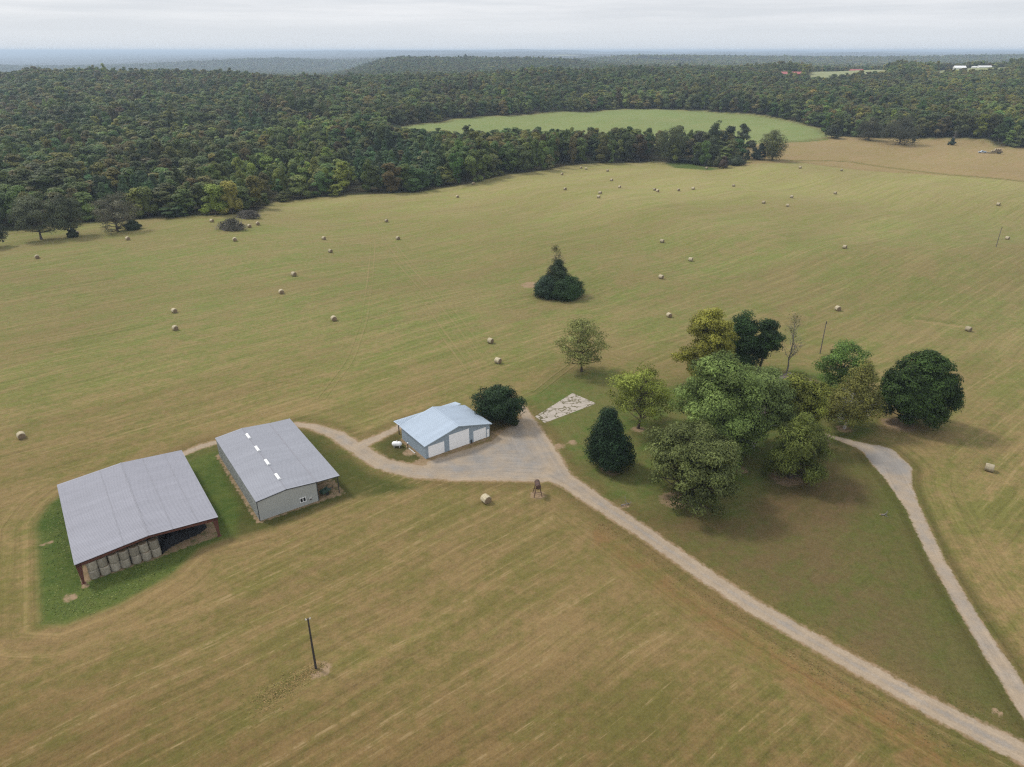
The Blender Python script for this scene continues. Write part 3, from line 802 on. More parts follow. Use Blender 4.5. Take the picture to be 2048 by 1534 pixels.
def limbs(seed, C, bsz, htr, r0, z0, Hc, frac=.6, twigs=0, n=6, spread=.4):
    """tapered trunk with curved limbs running out to the leaf clumps"""
    rng = np.random.default_rng(seed + 99)
    mb = MB()
    top = z0 + Hc * .72
    m = 9; tt = np.linspace(0, 1, m)
    cx = C[:, 0].mean(); cy = C[:, 1].mean()
    wob = np.cumsum(rng.normal(size=(m, 2)) * r0 * .35, axis=0); wob[0] = 0
    tr = np.c_[cx * tt ** 2 + wob[:, 0], cy * tt ** 2 + wob[:, 1], tt * top]
    rad = r0 * (1 - tt * .82); rad[0] *= 1.45
    tr[0, 2] = -.25
    mb.tube(tr, rad, 8)
    order = rng.permutation(len(C))[:int(len(C) * frac)]
    for i in order:
        c = C[i]
        zb = max(htr * .8, min(c[2] - .25 * np.hypot(c[0], c[1]) - spread * bsz[i], top * .97))
        tb = np.clip(zb / top, 0, .98)
        b = np.array([np.interp(tb, tt, tr[:, 0]), np.interp(tb, tt, tr[:, 1]), zb])
        rb = np.interp(tb, tt, rad) * (.35 + .2 * rng.random())
        mid = b * .45 + c * .55 + np.array([0, 0, -.12 * np.linalg.norm(c - b)]) + rng.normal(size=3) * .05 * np.linalg.norm(c - b)
        q = np.linspace(0, 1, 6)[:, None]
        pts = (1 - q) ** 2 * b + 2 * q * (1 - q) * mid + q ** 2 * c
        mb.tube(pts, rb * (1 - .8 * q[:, 0]) + .012, n - 1)
        for _ in range(twigs):
            q0 = .4 + .6 * rng.random(); p0 = (1 - q0) ** 2 * b + 2 * q0 * (1 - q0) * mid + q0 ** 2 * c
            dd = rng.normal(size=3); dd[2] = abs(dd[2]) * .6; dd = dd / np.linalg.norm(dd) * bsz[i] * (.7 + .6 * rng.random())
            mb.tube([p0, p0 + dd * .5 + rng.normal(size=3) * .06, p0 + dd], [rb * .3 + .012, rb * .2 + .01, .008], 4)
    return mb

def crown_obj(arr, parent, tint):
    V, Q, tone = arr[:3]
    me = mesh_np('crown', V, Q, None, False, dict(tone=tone), [M['leaf']])
    return link('crown', me, parent, tint=[float(c) for c in tint])

LEAFK, CARDK = .62, 2.0
def single_tree(name, label, base, top, xl, xr, tint, seed, cat='tree', shape='round', zlow=.22, r0=.3, bark='bark', frac=.5, twigs=0, group=None, depth=None, wscale=1.06, K_=60, m=80, leaf=.4, nolimb=False, **kw):
    leaf *= LEAFK; m = int(m * CARDK)
    b = P(*base); hh = zrow(b[1], top) - b[2]
    d = project(*b)[2]
    R = (xr - xl) / 2 / FPX * d * wscale
    lean = ((xl + xr) / 2 - base[0]) / FPX * d
    e = empty(name, b, 0, label, cat, group)
    # crown slightly lower than the fitted height: it spreads toward the lens
    z0 = hh * zlow; Hc = hh * (1 - zlow)
    kw.setdefault('lobes', 0 if shape in ('cone', 'spire', 'round') else 12)
    if cat == 'bush': kw['lobes'] = 0
    arr = crown_arrays(seed, R, Hc, z0, K_, m, leaf, shape, lean=(lean * 1.0, 0), **kw)
    crown_obj(arr, e, tint)
    if not nolimb:
        limbs(seed, arr[3], arr[4], z0 * .9, r0, z0, Hc, frac, twigs).build('trunk', M[bark], e)
    return e

def bare_branches(mb, rng, p, d, ln, r, depth, up=.25, n=3):
    q = p + d * ln
    mid = (p + q) / 2 + rng.normal(size=3) * ln * .06
    mb.tube([p, mid, q], [r, r * .75, r * .5], 5 if depth > 1 else 4, False)
    if depth == 0: return
    for k in range(n):
        f = .35 + .65 * (k + 1) / n
        b = p + (q - p) * f
        nd = d * .55 + rng.normal(size=3) * .55 + np.array([0, 0, up]); nd /= np.linalg.norm(nd)
        bare_branches(mb, rng, b, nd, ln * (.5 + .25 * rng.random()), r * .5, depth - 1, up, n)

# ================================================================ the setting
build_ground()
build_road('road', road_sdf, (-75, 80, 55, 165), .012, lambda X, Y, d: np.clip(.62 + .75 * sstep(-1.6, .1, d) - .35 * sstep(-2.5, -5, d), 0, 1))
build_road('driveway', drive_sdf, (45, 125, 50, 150), .012, lambda X, Y, d: np.clip(.70 - .95 * np.exp(-((X - TURN[0]) / 5) ** 2 - ((Y - TURN[1]) / 5.5) ** 2) + .2 * sstep(-1, 0, d), 0, 1))
build_tracks()

def build_slab():
    pl = poly([(1070, 833), (1145, 786), (1193, 807), (1089, 846)])
    n, k = 40, 24
    u, v = np.meshgrid(np.linspace(0, 1, n), np.linspace(0, 1, k)); u = u.ravel(); v = v.ravel()
    X = ((1 - u) * (1 - v))[:, None] * pl[0] + (u * (1 - v))[:, None] * pl[1] + (u * v)[:, None] * pl[2] + ((1 - u) * v)[:, None] * pl[3]
    ed = np.minimum(np.minimum(u, 1 - u) * 3.0, np.minimum(v, 1 - v) * 2.0) * 6
    Z = np.full(len(u), .02)
    i = np.arange(k - 1)[:, None] * n; j = np.arange(n - 1)[None]
    Q = np.stack([i + j, i + n + j, i + n + j + 1, i + j + 1], -1).reshape(-1, 4)
    me = mesh_np('concrete_slab', np.c_[X, Z], Q, None, False, dict(edge=np.clip(ed, 0, 1)), [M['concrete']])
    link('concrete_slab', me, label='cracked pale concrete foundation slab with grass growing through its joints', category='slab')
build_slab()

def build_pond():
    pl = poly([(1346, 324), (1366, 319), (1396, 317.5), (1424, 318), (1415, 329), (1391, 330.5), (1362, 327)])
    z = max(float(terr(*p)) for p in pl) + .05
    V = [(p[0], p[1], z) for p in pl]
    c = pl.mean(0); V.append((c[0], c[1], z)); n = len(pl)
    link('pond', mesh_np('pond', V, None, [(n, (i + 1) % n, i) for i in range(n)], mats=[M['water']]), kind='structure')
build_pond()

# ================================================================ buildings
def ribs(mb, o, a, b, nrm, spacing=.4, w=.11, h=.035):
    """standing ribs along b, spaced along a, on the plane through o"""
    o, a, b, nrm = map(lambda q: np.array(q, float), (o, a, b, nrm))
    la = np.linalg.norm(a); ah = a / la
    for k in range(int(la / spacing)):
        p = o + ah * (.12 + k * spacing)
        t0, t1 = p + ah * w * .25, p + ah * w * .75
        mb.hexa([p, p + ah * w, p + ah * w + b, p + b], [t0 + nrm * h, t1 + nrm * h, t1 + b + nrm * h, t0 + b + nrm * h])

def slope(mb, c0, c1, c2, c3, th=.06, rib=True, spacing=.4):
    """roof plane, c0-c1 along the eave, c3-c2 along the ridge"""
    c0, c1, c2, c3 = map(lambda q: np.array(q, float), (c0, c1, c2, c3))
    n = np.cross(c1 - c0, c3 - c0); n /= np.linalg.norm(n)
    if n[2] < 0: n = -n
    lo = [c - n * th for c in (c0, c1, c2, c3)]
    mb.hexa(lo, [c0, c1, c2, c3])
    if rib: ribs(mb, c0 + n * .001, c1 - c0, c3 - c0, n, spacing)
    return n

def gable_prism(mb, x0, x1, y0, y1, pts):
    """thin wall of gable outline pts [(x,z)..] between y0 and y1"""
    n = len(pts)
    v = [(x, y0, z) for x, z in pts] + [(x, y1, z) for x, z in pts]
    V0 = np.array(v)
    q = [(i, (i + 1) % n, n + (i + 1) % n, n + i) for i in range(n)]
    t = [(0, i + 1, i) for i in range(1, n - 1)] + [(n, n + i, n + i + 1) for i in range(1, n - 1)]
    mb.add(V0, q, t)

def wall_ribs(mb, p0, p1, zfun, out_n, spacing=.3):
    p0 = np.array(p0, float); p1 = np.array(p1, float); d = p1 - p0; L = np.linalg.norm(d); d /= L
    nn = np.array(out_n, float)
    for k in range(int(L / spacing)):
        s = .1 + k * spacing; z = zfun(s)
        a = p0 + d * s; b = a + d * .08
        mb.hexa([(a[0], a[1], .12), (b[0], b[1], .12), (b[0] + nn[0] * .03, b[1] + nn[1] * .03, .12), (a[0] + nn[0] * .03, a[1] + nn[1] * .03, .12)],
                [(a[0], a[1], z), (b[0], b[1], z), (b[0] + nn[0] * .03, b[1] + nn[1] * .03, z), (a[0] + nn[0] * .03, a[1] + nn[1] * .03, z)])

def hay_barn():
    x, y, th, W, L = BLD['hay_barn']; he, hr = 3.415 * K, 4.157 * K
    e = empty('hay_barn', (x, y, 0), th, 'large open barn with a grey metal roof on red steel columns, full of hay bales', 'barn')
    mb = MB()
    n = slope(mb, (0, -.1, he), (0, L + .1, he), (W / 2, L + .1, hr), (W / 2, -.1, hr))
    slope(mb, (W, L + .1, he), (W, -.1, he), (W / 2, -.1, hr), (W / 2, L + .1, hr))
    mb.build('roof', M['roof_grey'], e)
    mb = MB()
    for f in (.34, .70):
        for sx in (-1, 1):
            xx = W / 2 + sx * W / 2 * f; z = hr - (hr - he) * f
            if sx > 0 or f < .5: mb.bar((xx, 0, z + .022), (xx, L, z + .022), .14, .05)
    mb.build('lap_seam', M['seam'], e)
    mb = MB(); mb.bar((W / 2, -.12, hr + .04), (W / 2, L + .12, hr + .04), .16, .05)
    mb.build('ridge_cap', M['seam'], e)
    tr = .22
    for k in range(5):
        yy = .18 + (L - .36) * k / 4
        for sx in (0, 1):
            X = (lambda q: q) if sx == 0 else (lambda q: W - q)
            mb = MB()
            # tapered column: narrow foot, wide haunch
            mb.hexa([(X(.3), yy - tr / 2, 0), (X(.62), yy - tr / 2, 0), (X(.62), yy + tr / 2, 0), (X(.3), yy + tr / 2, 0)],
                    [(X(.12), yy - tr / 2, he - .25), (X(1.05), yy - tr / 2, he - .25), (X(1.05), yy + tr / 2, he - .25), (X(.12), yy + tr / 2, he - .25)])
            mb.box(min(X(.1), X(.8)), max(X(.1), X(.8)), yy - .25, yy + .25, -.1, .06)
            mb.build('column', M['oxide'], e)
        mb = MB()
        zl = lambda q: he + (hr - he) * q / (W / 2) - .24
        for a, b_, d0, d1 in ((.12, W / 2, .55, .32), (W - .12, W / 2, .55, .32)):
            za, zb = he + .0 - .26, hr - .26
            q0 = [(a, yy - tr / 2, za - d0), (a, yy + tr / 2, za - d0), (b_, yy + tr / 2, zb - d1), (b_, yy - tr / 2, zb - d1)]
            mb.hexa(q0, [(a, yy - tr / 2, za), (a, yy + tr / 2, za), (b_, yy + tr / 2, zb), (b_, yy - tr / 2, zb)])
        mb.build('rafter', M['oxide'], e)
    mb = MB()
    for k in range(13):
        f = k / 12; xx = .15 + (W - .3) * f; z = he + (hr - he) * (1 - abs(2 * f - 1)) - .16
        mb.bar((xx, 0, z), (xx, L, z), .07, .16)
    mb.build('purlin', M['oxide'], e)
    # stored bales, standing on end, seven stacks two high along the left half of the mouth, more behind
    base = np.array([x, y]); c, s = cos(th), sin(th)
    nth = ['leftmost', 'second', 'third', 'fourth', 'fifth', 'sixth', 'rightmost']
    rng = np.random.default_rng(5)
    for row in range(2):
        for i in range(7):
            for lv in range(2):
                lx = 1.85 * K + i * 1.62 + rng.normal() * .04; ly = (.95 if row == 0 else 2.65) + rng.normal() * .06
                o = link('hay_bale', BALE_UP)
                o.location = (base[0] + lx * c - ly * s, base[1] + lx * s + ly * c, .02 + lv * 1.74)
                o.rotation_euler = (rng.normal() * .012, rng.normal() * .012, rng.random() * 6)
                wh = 'stack from the left' if i not in (0, 6) else 'stack'
                if row == 0:
                    o['label'] = ('upper' if lv else 'lower') + ' bale of the ' + nth[i] + ' ' + wh + ' at the mouth of the open barn'
                else:
                    o['label'] = ('upper' if lv else 'lower') + ' bale behind the ' + nth[i] + ' front ' + wh + ' in the open barn'
                o['category'] = 'hay bale'; o['group'] = 'hay bales stacked in the open barn'
    # black plastic thrown over feed on the right
    out_ = [(10.25, .45), (11.7, 1.5), (13.4, 1.95), (15.9, 2.35), (17.1, 3.3), (16.9, 6.2), (14, 7.2), (10.3, 7.0)]
    pl = np.array(out_) * K
    n_ = 46; gx = np.linspace(pl[:, 0].min() - .2, pl[:, 0].max() + .2, n_); gy = np.linspace(pl[:, 1].min() - .2, pl[:, 1].max() + .2, n_)
    X, Y = np.meshgrid(gx, gy); X = X.ravel(); Y = Y.ravel()
    d = -sdf(pl, X, Y)
    rng = np.random.default_rng(3)
    wr = np.zeros(len(X))
    for q in range(14):
        a = rng.random() * pi; f = 1.5 + 4 * rng.random()
        wr += np.sin((X * cos(a) + Y * sin(a)) * f + rng.random() * 6) * .035 + np.abs(np.sin((X * sin(a) - Y * cos(a)) * f * .5)) * .03
    Z = np.clip(d, -.05, None); Z = 2.4 * (1 - np.exp(-np.maximum(Z, 0) / 1.5)) * (1.05 - .03 * (X - X.min())) + wr * np.clip(d, 0, 1) * 1.5
    i = np.arange(n_ - 1)[:, None] * n_; k = np.arange(n_ - 1)[None]
    Q = np.stack([i + k, i + k + 1, i + n_ + k + 1, i + n_ + k], -1).reshape(-1, 4)
    Q = Q[(d[Q] > -.12).all(1)]
    used = np.unique(Q); rm = np.full(len(X), -1); rm[used] = np.arange(len(used))
    me = mesh_np('tarp', np.c_[X, Y, Z][used], rm[Q], None, True, None, [M['black']])
    o = link('tarp', me, label='crumpled black plastic sheet heaped in the right half of the open barn', category='tarp')
    o.location = (x, y, .02); o.rotation_euler = (0, 0, th)

# bale meshes (axis along local x for the lying ones, upright for the stored ones)
def bale_mesh(name, side, end, r=.78, h=1.5, up=False):
    n = 28
    prof_ = [(0, -h / 2 + .0), (.55, -h / 2 - .02), (.9, -h / 2), (.985, -h / 2 + .06), (1.0, -h / 2 + .3), (1.012, 0), (1.0, h / 2 - .3), (.985, h / 2 - .06), (.9, h / 2), (.55, h / 2 + .02), (0, h / 2)]
    rng = np.random.default_rng(int(h * 100))
    V = []; 
    for f, z in prof_:
        for k in range(n):
            a = 2 * pi * k / n; rr = r * f * (1 + .018 * sin(3 * a + z) + .012 * rng.normal())
            V.append((rr * cos(a), rr * sin(a), z))
    Q = []; mi = []
    for j in range(len(prof_) - 1):
        for k in range(n):
            Q.append((j * n + k, j * n + (k + 1) % n, (j + 1) * n + (k + 1) % n, (j + 1) * n + k)); mi.append(1 if j in (0, 1, 8, 9) else 0)
    V = np.array(V)
    if up: V[:, 2] += h / 2
    else:
        V = np.c_[V[:, 2], V[:, 1], V[:, 0]]; V[:, 2] = np.maximum(V[:, 2], -r * .94) + r * .92
    return mesh_np(name, V, Q, None, True, None, [side, end], mi)
BALE_LIE = bale_mesh('hay_bale', M['hay'], M['hay_end'], .84, 1.55)
BALE_UP = bale_mesh('hay_bale_stored', M['hay_old'], M['hay_end'], .80, 1.72, True)
hay_barn()

def shop():
    x, y, th, W, L = BLD['shop']; W1 = 9.489 * K; ln = 3.832 * K
    he, hr, hl = 3.583 * K, 4.06 * K, 3.36 * K
    e = empty('metal_barn', (x, y, 0), th, 'grey enclosed metal barn with four white ridge vents and an open lean-to bay', 'barn')
    i = .12; B = L - .25
    zt = lambda xx: he + (hr - he) * (1 - abs(xx - W1 / 2) / (W1 / 2)) - .10
    mb = MB(); gable_prism(mb, 0, 0, i, i + .08, [(i, .0), (W1, .0), (W1, zt(W1)), (W1 / 2, zt(W1 / 2)), (i, zt(i))])
    wall_ribs(mb, (i, i, 0), (W1, i, 0), lambda s_: zt(i + s_ + .04) - .05, (0, -1), .3)
    mb.build('front_wall', M['wall_grey'], e)
    mb = MB(); gable_prism(mb, 0, 0, B - .08, B, [(i, .0), (W1, .0), (W1, zt(W1)), (W1 / 2, zt(W1 / 2)), (i, zt(i))]); mb.build('rear_wall', M['wall_grey'], e)
    mb = MB(); mb.box(i, i + .08, i + .08, B - .08, 0, he - .09); wall_ribs(mb, (i, B, 0), (i, i, 0), lambda s_: he - .12, (-1, 0), .3); mb.build('side_wall', M['wall_grey'], e)
    mb = MB(); mb.box(W1 - .08, W1, i + .08, B - .08, 0, he - .12); wall_ribs(mb, (W1, i, 0), (W1, B, 0), lambda s_: he - .16, (1, 0), .3); mb.build('side_wall', M['wall_grey'], e)
    mb = MB()
    slope(mb, (0, 0, he), (0, L, he), (W1 / 2, L, hr), (W1 / 2, 0, hr))
    slope(mb, (W1, L, he), (W1, 0, he), (W1 / 2, 0, hr), (W1 / 2, L, hr))
    mb.build('roof', M['roof_grey_b'], e)
    mb = MB(); slope(mb, (W, L, hl), (W, 0, hl), (W1 + .02, 0, he - .03), (W1 + .02, L, he - .03)); mb.build('lean_to_roof', M['roof_grey_b'], e)
    mb = MB(); mb.bar((W1 - .02, 0, he + .02), (W1 - .02, L, he + .02), .22, .06); mb.build('lap_seam', M['seam'], e)
    mb = MB(); mb.bar((W1 / 2, -.02, hr + .03), (W1 / 2, L + .02, hr + .03), .16, .05); mb.build('ridge_cap', M['seam'], e)
    # trim along the gable edge and corners
    mb = MB(); mb.bar((0, -.03, he - .1), (W1 / 2, -.03, hr - .1), .05, .18); mb.bar((W1 / 2, -.03, hr - .1), (W1, -.03, he - .1), .05, .18); mb.bar((W1, -.03, he - .12), (W, -.03, hl - .1), .05, .16)
    mb.box(i - .05, i + .1, i - .06, i - .032, 0, he - .12); mb.box(W1 - .08, W1 + .06, i - .06, i - .032, 0, he - .14)
    mb.build('trim', M['trim'], e)
    for k in range(4):
        mb = MB(); yy = L * (.105 + k * .222) + .9; l_ = 2.2
        pr = [(-.27, 0), (-.29, .2), (-.13, .34), (.13, .34), (.29, .2), (.27, 0)]
        gable_prism(mb, 0, 0, yy, yy + l_, [(W1 / 2 + a, hr + .02 + b) for a, b in pr])
        mb.box(W1 / 2 - .34, W1 / 2 + .34, yy - .06, yy - .002, hr - .05, hr + .26); mb.box(W1 / 2 - .34, W1 / 2 + .34, yy + l_ + .002, yy + l_ + .06, hr - .05, hr + .26)
        v = mb.build('ridge_vent', M['white'], e)
        mb = MB(); mb.box(W1 / 2 + .283, W1 / 2 + .31, yy + .15, yy + l_ - .15, hr + .06, hr + .17); mb.build('louvre', M['dark_steel'], v)
    # window: white frame, two dark panes
    x0, x1, z0, z1 = 6.50 * K, 7.52 * K, .72 * K, 1.60 * K; yy = i - .035
    mb = MB(); f = .12
    mb.box(x0, x1, yy - .06, yy, z0, z0 + f); mb.box(x0, x1, yy - .06, yy, z1 - f, z1)
    mb.box(x0, x0 + f, yy - .06, yy, z0 + f, z1 - f); mb.box(x1 - f, x1, yy - .06, yy, z0 + f, z1 - f); mm = (x0 + x1) / 2
    mb.box(mm - f / 2, mm + f / 2, yy - .06, yy, z0 + f, z1 - f)
    w = mb.build('window', M['white'], e)
    for a, b_ in ((x0 + f, mm - f / 2), (mm + f / 2, x1 - f)):
        mb = MB(); mb.box(a, b_, yy - .025, yy - .005, z0 + f, z1 - f); mb.build('pane', M['glass'], w)
    mb = MB(); mb.box(7.98 * K, 8.36 * K, i - .42, i - .035, .85 * K, 1.14 * K); v = mb.build('air_conditioner', M['stone'], e)
    mb = MB(); mb.box(8.02 * K, 8.32 * K, i - .44, i - .421, .88 * K, 1.08 * K); mb.build('grille', M['dark_steel'], v)
    for k in range(4):
        yy = .35 + (L - .7) * k / 3
        mb = MB(); mb.box(W - .45, W - .3, yy - .08, yy + .08, -.2, hl - .1); mb.build('post', M['dark_steel'], e)
    mb = MB(); mb.box(W - .43, W - .32, .3, L - .3, hl - .26, hl - .11); mb.build('beam', M['dark_steel'], e)
    # dull green implement parked under the lean-to
    c, s = cos(th), sin(th); lx, ly = 11.15 * K, 1.35 * K
    t = empty('flatbed_trailer', (x + lx * c - ly * s, y + lx * s + ly * c, .01), th + radians(22), 'small dull green farm trailer parked under the lean-to of the vented barn', 'trailer')
    mb = MB(); mb.box(-1.15, 1.0, -.62, .62, .62, .72)
    for yy in (-.62, .56): mb.box(-1.15, 1.0, yy, yy + .06, .72, 1.0)
    mb.box(-1.15, -1.09, -.56, .56, .72, 1.0); mb.build('bed', M['implement'], t)
    mb = MB(); mb.bar((1.0, .3, .6), (2.0, 0, .5), .08); mb.bar((1.0, -.3, .6), (2.0, 0, .5), .08); mb.bar((2.0, 0, .02), (2.0, 0, .8), .07); mb.build('drawbar', M['dark_steel'], t)
    for sy in (-.76, .76):
        mb = MB(); mb.tube([(-.2, sy - .09, .34), (-.2, sy + .09, .34)], .34, 14); mb.build('wheel', M['rubber'], t)
    mb = MB(); mb.bar((-.2, -.7, .36), (-.2, .7, .36), .08); mb.box(-.9, .7, -.3, .3, .5, .615); mb.build('axle', M['dark_steel'], t)
shop()

def garage():
    x, y, th, W, L8 = BLD['garage']; L = 9.316 * K; he, hr = 2.756 * K, 4.547 * K; i = .333 * K; lp = 2.25 * K; Bk = 8.95 * K
    e = empty('garage', (x, y, 0), th, 'blue-grey metal garage with a pale blue roof and three white overhead doors', 'garage')
    zt = lambda xx: he + (hr - he) * (1 - abs(xx - W / 2) / (W / 2)) - .08
    D = [(.95 * K, 4.22 * K, 2.30 * K), (5.24 * K, 9.50 * K, 3.16 * K), (10.41 * K, 13.17 * K, 2.25 * K), (13.33 * K, 13.90 * K, 1.64 * K)]
    # front wall built as piers and headers around the openings
    mb = MB(); y0, y1 = i, i + .1
    xs = [i] + [q for d in D for q in d[:2]] + [W - i]
    segs = []
    for k in range(0, len(xs), 2): segs.append((xs[k], xs[k + 1], 0.0))
    for d in D: segs.append((d[0], d[1], d[2]))
    for a, b_, z0 in segs:
        pts = [(a, z0), (b_, z0), (b_, zt(b_))] + ([(W / 2, zt(W / 2))] if a < W / 2 < b_ else []) + [(a, zt(a))]
        gable_prism(mb, 0, 0, y0, y1, pts)
        for q in range(int((b_ - a) / .3)):
            xx = a + .08 + q * .3
            mb.box(xx, xx + .07, y0 - .03, y0, z0 + .1, min(zt(xx), zt(xx + .07)) - .06)
    mb.build('front_wall', M['wall_blue'], e)
    for d in D[:3]:
        mb = MB(); nn = max(4, round(d[2] / .53)); hh = d[2] / nn
        for q in range(nn): mb.box(d[0] + .002, d[1] - .002, y0 + .02, y0 + .07, q * hh + (.004 if q else .0), (q + 1) * hh - .004)
        mb.box(d[0] + .01, d[1] - .01, y0 + .055, y0 + .09, 0, d[2] - .01)
        mb.build('garage_door', M['door_white'], e)
    d = D[3]; mb = MB(); mb.box(d[0] + .03, d[1] - .03, y0 + .01, y0 + .06, .02, d[2] - .03); dr = mb.build('door', M['door_white'], e)
    mb = MB(); mb.box(d[0] + .08, d[0] + .14, y0 - .05, y0 + .009, .92, 1.0); mb.build('handle', M['dark_steel'], dr)
    for xa in (i, W - i - .1):
        mb = MB(); mb.box(xa, xa + .1, y1, Bk, 0, zt(i + .05) - .05)
        ox = -1 if xa < 1 else 1
        wall_ribs(mb, (xa if ox < 0 else xa + .1, y1, 0), (xa if ox < 0 else xa + .1, Bk, 0), lambda s_: zt(i) - .1, (ox, 0), .3)
        mb.build('side_wall', M['wall_blue'], e)
    mb = MB(); gable_prism(mb, 0, 0, Bk, Bk + .1, [(i, 0), (W - i, 0), (W - i, zt(W - i)), (W / 2, zt(W / 2)), (i, zt(i))]); mb.build('rear_wall', M['wall_blue'], e)
    mb = MB()
    slope(mb, (0, 0, he), (0, L, he), (W / 2, L, hr), (W / 2, 0, hr), .05, True, .38)
    slope(mb, (W, L, he), (W, 0, he), (W / 2, 0, hr), (W / 2, L, hr), .05, True, .38)
    mb.build('roof', M['roof_pale'], e)
    mb = MB(); mb.bar((W / 2, -.02, hr + .02), (W / 2, L, hr + .02), .2, .05); mb.build('ridge_cap', M['roof_pale'], e)
    zb = he + .55
    mb = MB(); slope(mb, (13.55 * K, L + lp, he), (0.02, L + lp, he), (0.02, L + .02, he + .14), (13.55 * K, L + .02, zb), .05, True, .38); mb.build('porch_roof', M['roof_pale'], e)
    for xx in (.72 * K, 5 * K, 9.2 * K, 13.1 * K):
        mb = MB(); mb.box(xx - .09, xx + .09, 10.95 * K - .09, 10.95 * K + .09, -.2, he - .02); mb.build('post', M['pole'], e)
    mb = MB(); mb.bar((0, -.03, he - .1), (W / 2, -.03, hr - .1), .05, .2); mb.bar((W / 2, -.03, hr - .1), (W, -.03, he - .1), .05, .2); mb.build('trim', M['wall_blue'], e)
    mb = MB(); mb.box(9.72 * K, 9.95 * K, i - .3, i - .035, .0, .85); mb.build('meter_box', M['dark_steel'], e)
    # things by the left wall
    c, s = cos(th), sin(th); wp = lambda a, b_: (x + a * c - b_ * s, y + a * s + b_ * c)
    px, py = wp(-1.75 * K, 7.1 * K)
    t = empty('propane_tank', (px, py, 0), th + radians(-38), 'white propane tank lying on the grass beside the garage', 'tank')
    mb = MB(); r = .56; q = np.linspace(-1, 1, 15)
    pts = np.c_[np.sign(q) * (np.abs(q) ** 1) * 1.05, q * 0, np.full(15, .78)]
    pts[:, 0] = np.clip(q * 1.25, -1.15, 1.15)
    xs_ = np.array([-1.16, -1.12, -1.03, -.88, -.68, -.3, 0, .3, .68, .88, 1.03, 1.12, 1.16]); rr = r * np.array([.02, .35, .62, .85, 1, 1, 1, 1, 1, .85, .62, .35, .02])
    mb.tube(np.c_[xs_, xs_ * 0, xs_ * 0 + .78], rr, 20, False); mb.build('shell', M['white'], t, True)
    mb = MB(); mb.tube([(0, 0, 1.30), (0, 0, 1.48)], .16, 12); mb.build('valve_dome', M['white'], t)
    for xx in (-.6, .6):
        mb = MB(); mb.box(xx - .08, xx + .08, -.4, .4, -.05, .36); mb.build('saddle', M['stone'], t)
    px, py = wp(-.35 * K, 5.6 * K)
    t = empty('pipe_stand', (px, py, 0), th, 'dark standpipe with a white cap at the foot of the garage side wall', 'pipe')
    mb = MB(); mb.tube([(0, 0, -.1), (0, 0, 1.15)], .1, 8); mb.build('pipe', M['dark_steel'], t)
    mb = MB(); mb.tube([(0, 0, 1.15), (0, 0, 1.35)], .16, 8); mb.build('cap', M['white'], t)
    p0 = wp(-.32 * K, 5.3 * K); p1 = wp(-.3 * K, 3.1 * K)
    mb = MB(); mb.bar((p0[0], p0[1], .08), (p1[0], p1[1], .08), .22, .12)
    mb.build('plank', M['stone'], None, label='pale plank lying along the foot of the garage side wall', category='plank')
garage()

def house():
    c0 = P(1485, 868); th = .63; L_, D_ = 33.0, 10.5; he, hr = 2.8, 5.2; ov = .7
    e = empty('house', (c0[0], c0[1], 0), th, 'low brick house with a brown hipped roof hidden among the yard trees', 'house')
    mb = MB(); mb.box(6, L_, 1.8, D_, 0, he - .06)
    mb.build('wall', M['brick'], e)
    mb = MB()
    a = [(-ov, -ov, he), (L_ + ov, -ov, he), (L_ + ov, D_ + ov, he), (-ov, D_ + ov, he)]
    r0, r1 = (D_ / 2, D_ / 2, hr), (L_ - D_ / 2, D_ / 2, hr)
    V = a + [r0, r1] + [(p[0], p[1], he - .05) for p in a]
    mb.add(V, [(0, 1, 5, 4), (2, 3, 4, 5), (6, 9, 8, 7)], [(1, 2, 5), (3, 0, 4)])
    rf = mb.build('roof', M['shingle'], e)
    mb = MB(); t = .06
    mb.box(-ov - t, L_ + ov + t, -ov - t, -ov - .002, he - .2, he - .01); mb.box(-ov - t, -ov - .002, -ov, D_ + ov, he - .2, he - .01); mb.box(L_ + ov + .002, L_ + ov + t, -ov, D_ + ov, he - .2, he - .01)
    mb.build('fascia', M['stone'], rf)
    mb = MB(); mb.box(20, 21.2, D_ / 2 + 1, D_ / 2 + 1.9, hr - 1.2, hr + .9); mb.build('chimney', M['brick'], rf)
    mb = MB(); mb.box(0, 6, 0, 1.8, .0, .35); mb.box(0, 6, 1.8, D_, .0, .35); mb.build('porch_floor', M['stone'], e)
    for xx, yy in ((.1, .1), (3, .1), (5.9, .1), (.1, 4), (.1, 8)):
        mb = MB(); mb.box(xx - .07, xx + .07, yy - .07, yy + .07, .35, he - .06); mb.build('porch_post', M['stone'], e)
    mb = MB(); mb.box(0, 6, .07, .13, 1.2, 1.28); mb.box(.07, .13, .2, 8, 1.2, 1.28)
    for k in range(24): mb.box(.2 + k * .24, .24 + k * .24, .08, .12, .36, 1.2)
    mb.build('railing', M['dark_steel'], e)
    for xx in (9, 14, 19, 25, 29):
        mb = MB(); mb.box(xx, xx + 1.5, 1.74, 1.795, .9, 2.2); w = mb.build('window', M['white'], e)
        mb = MB(); mb.box(xx + .1, xx + 1.4, 1.72, 1.738, 1.0, 2.1); mb.build('pane', M['glass'], w)
house()

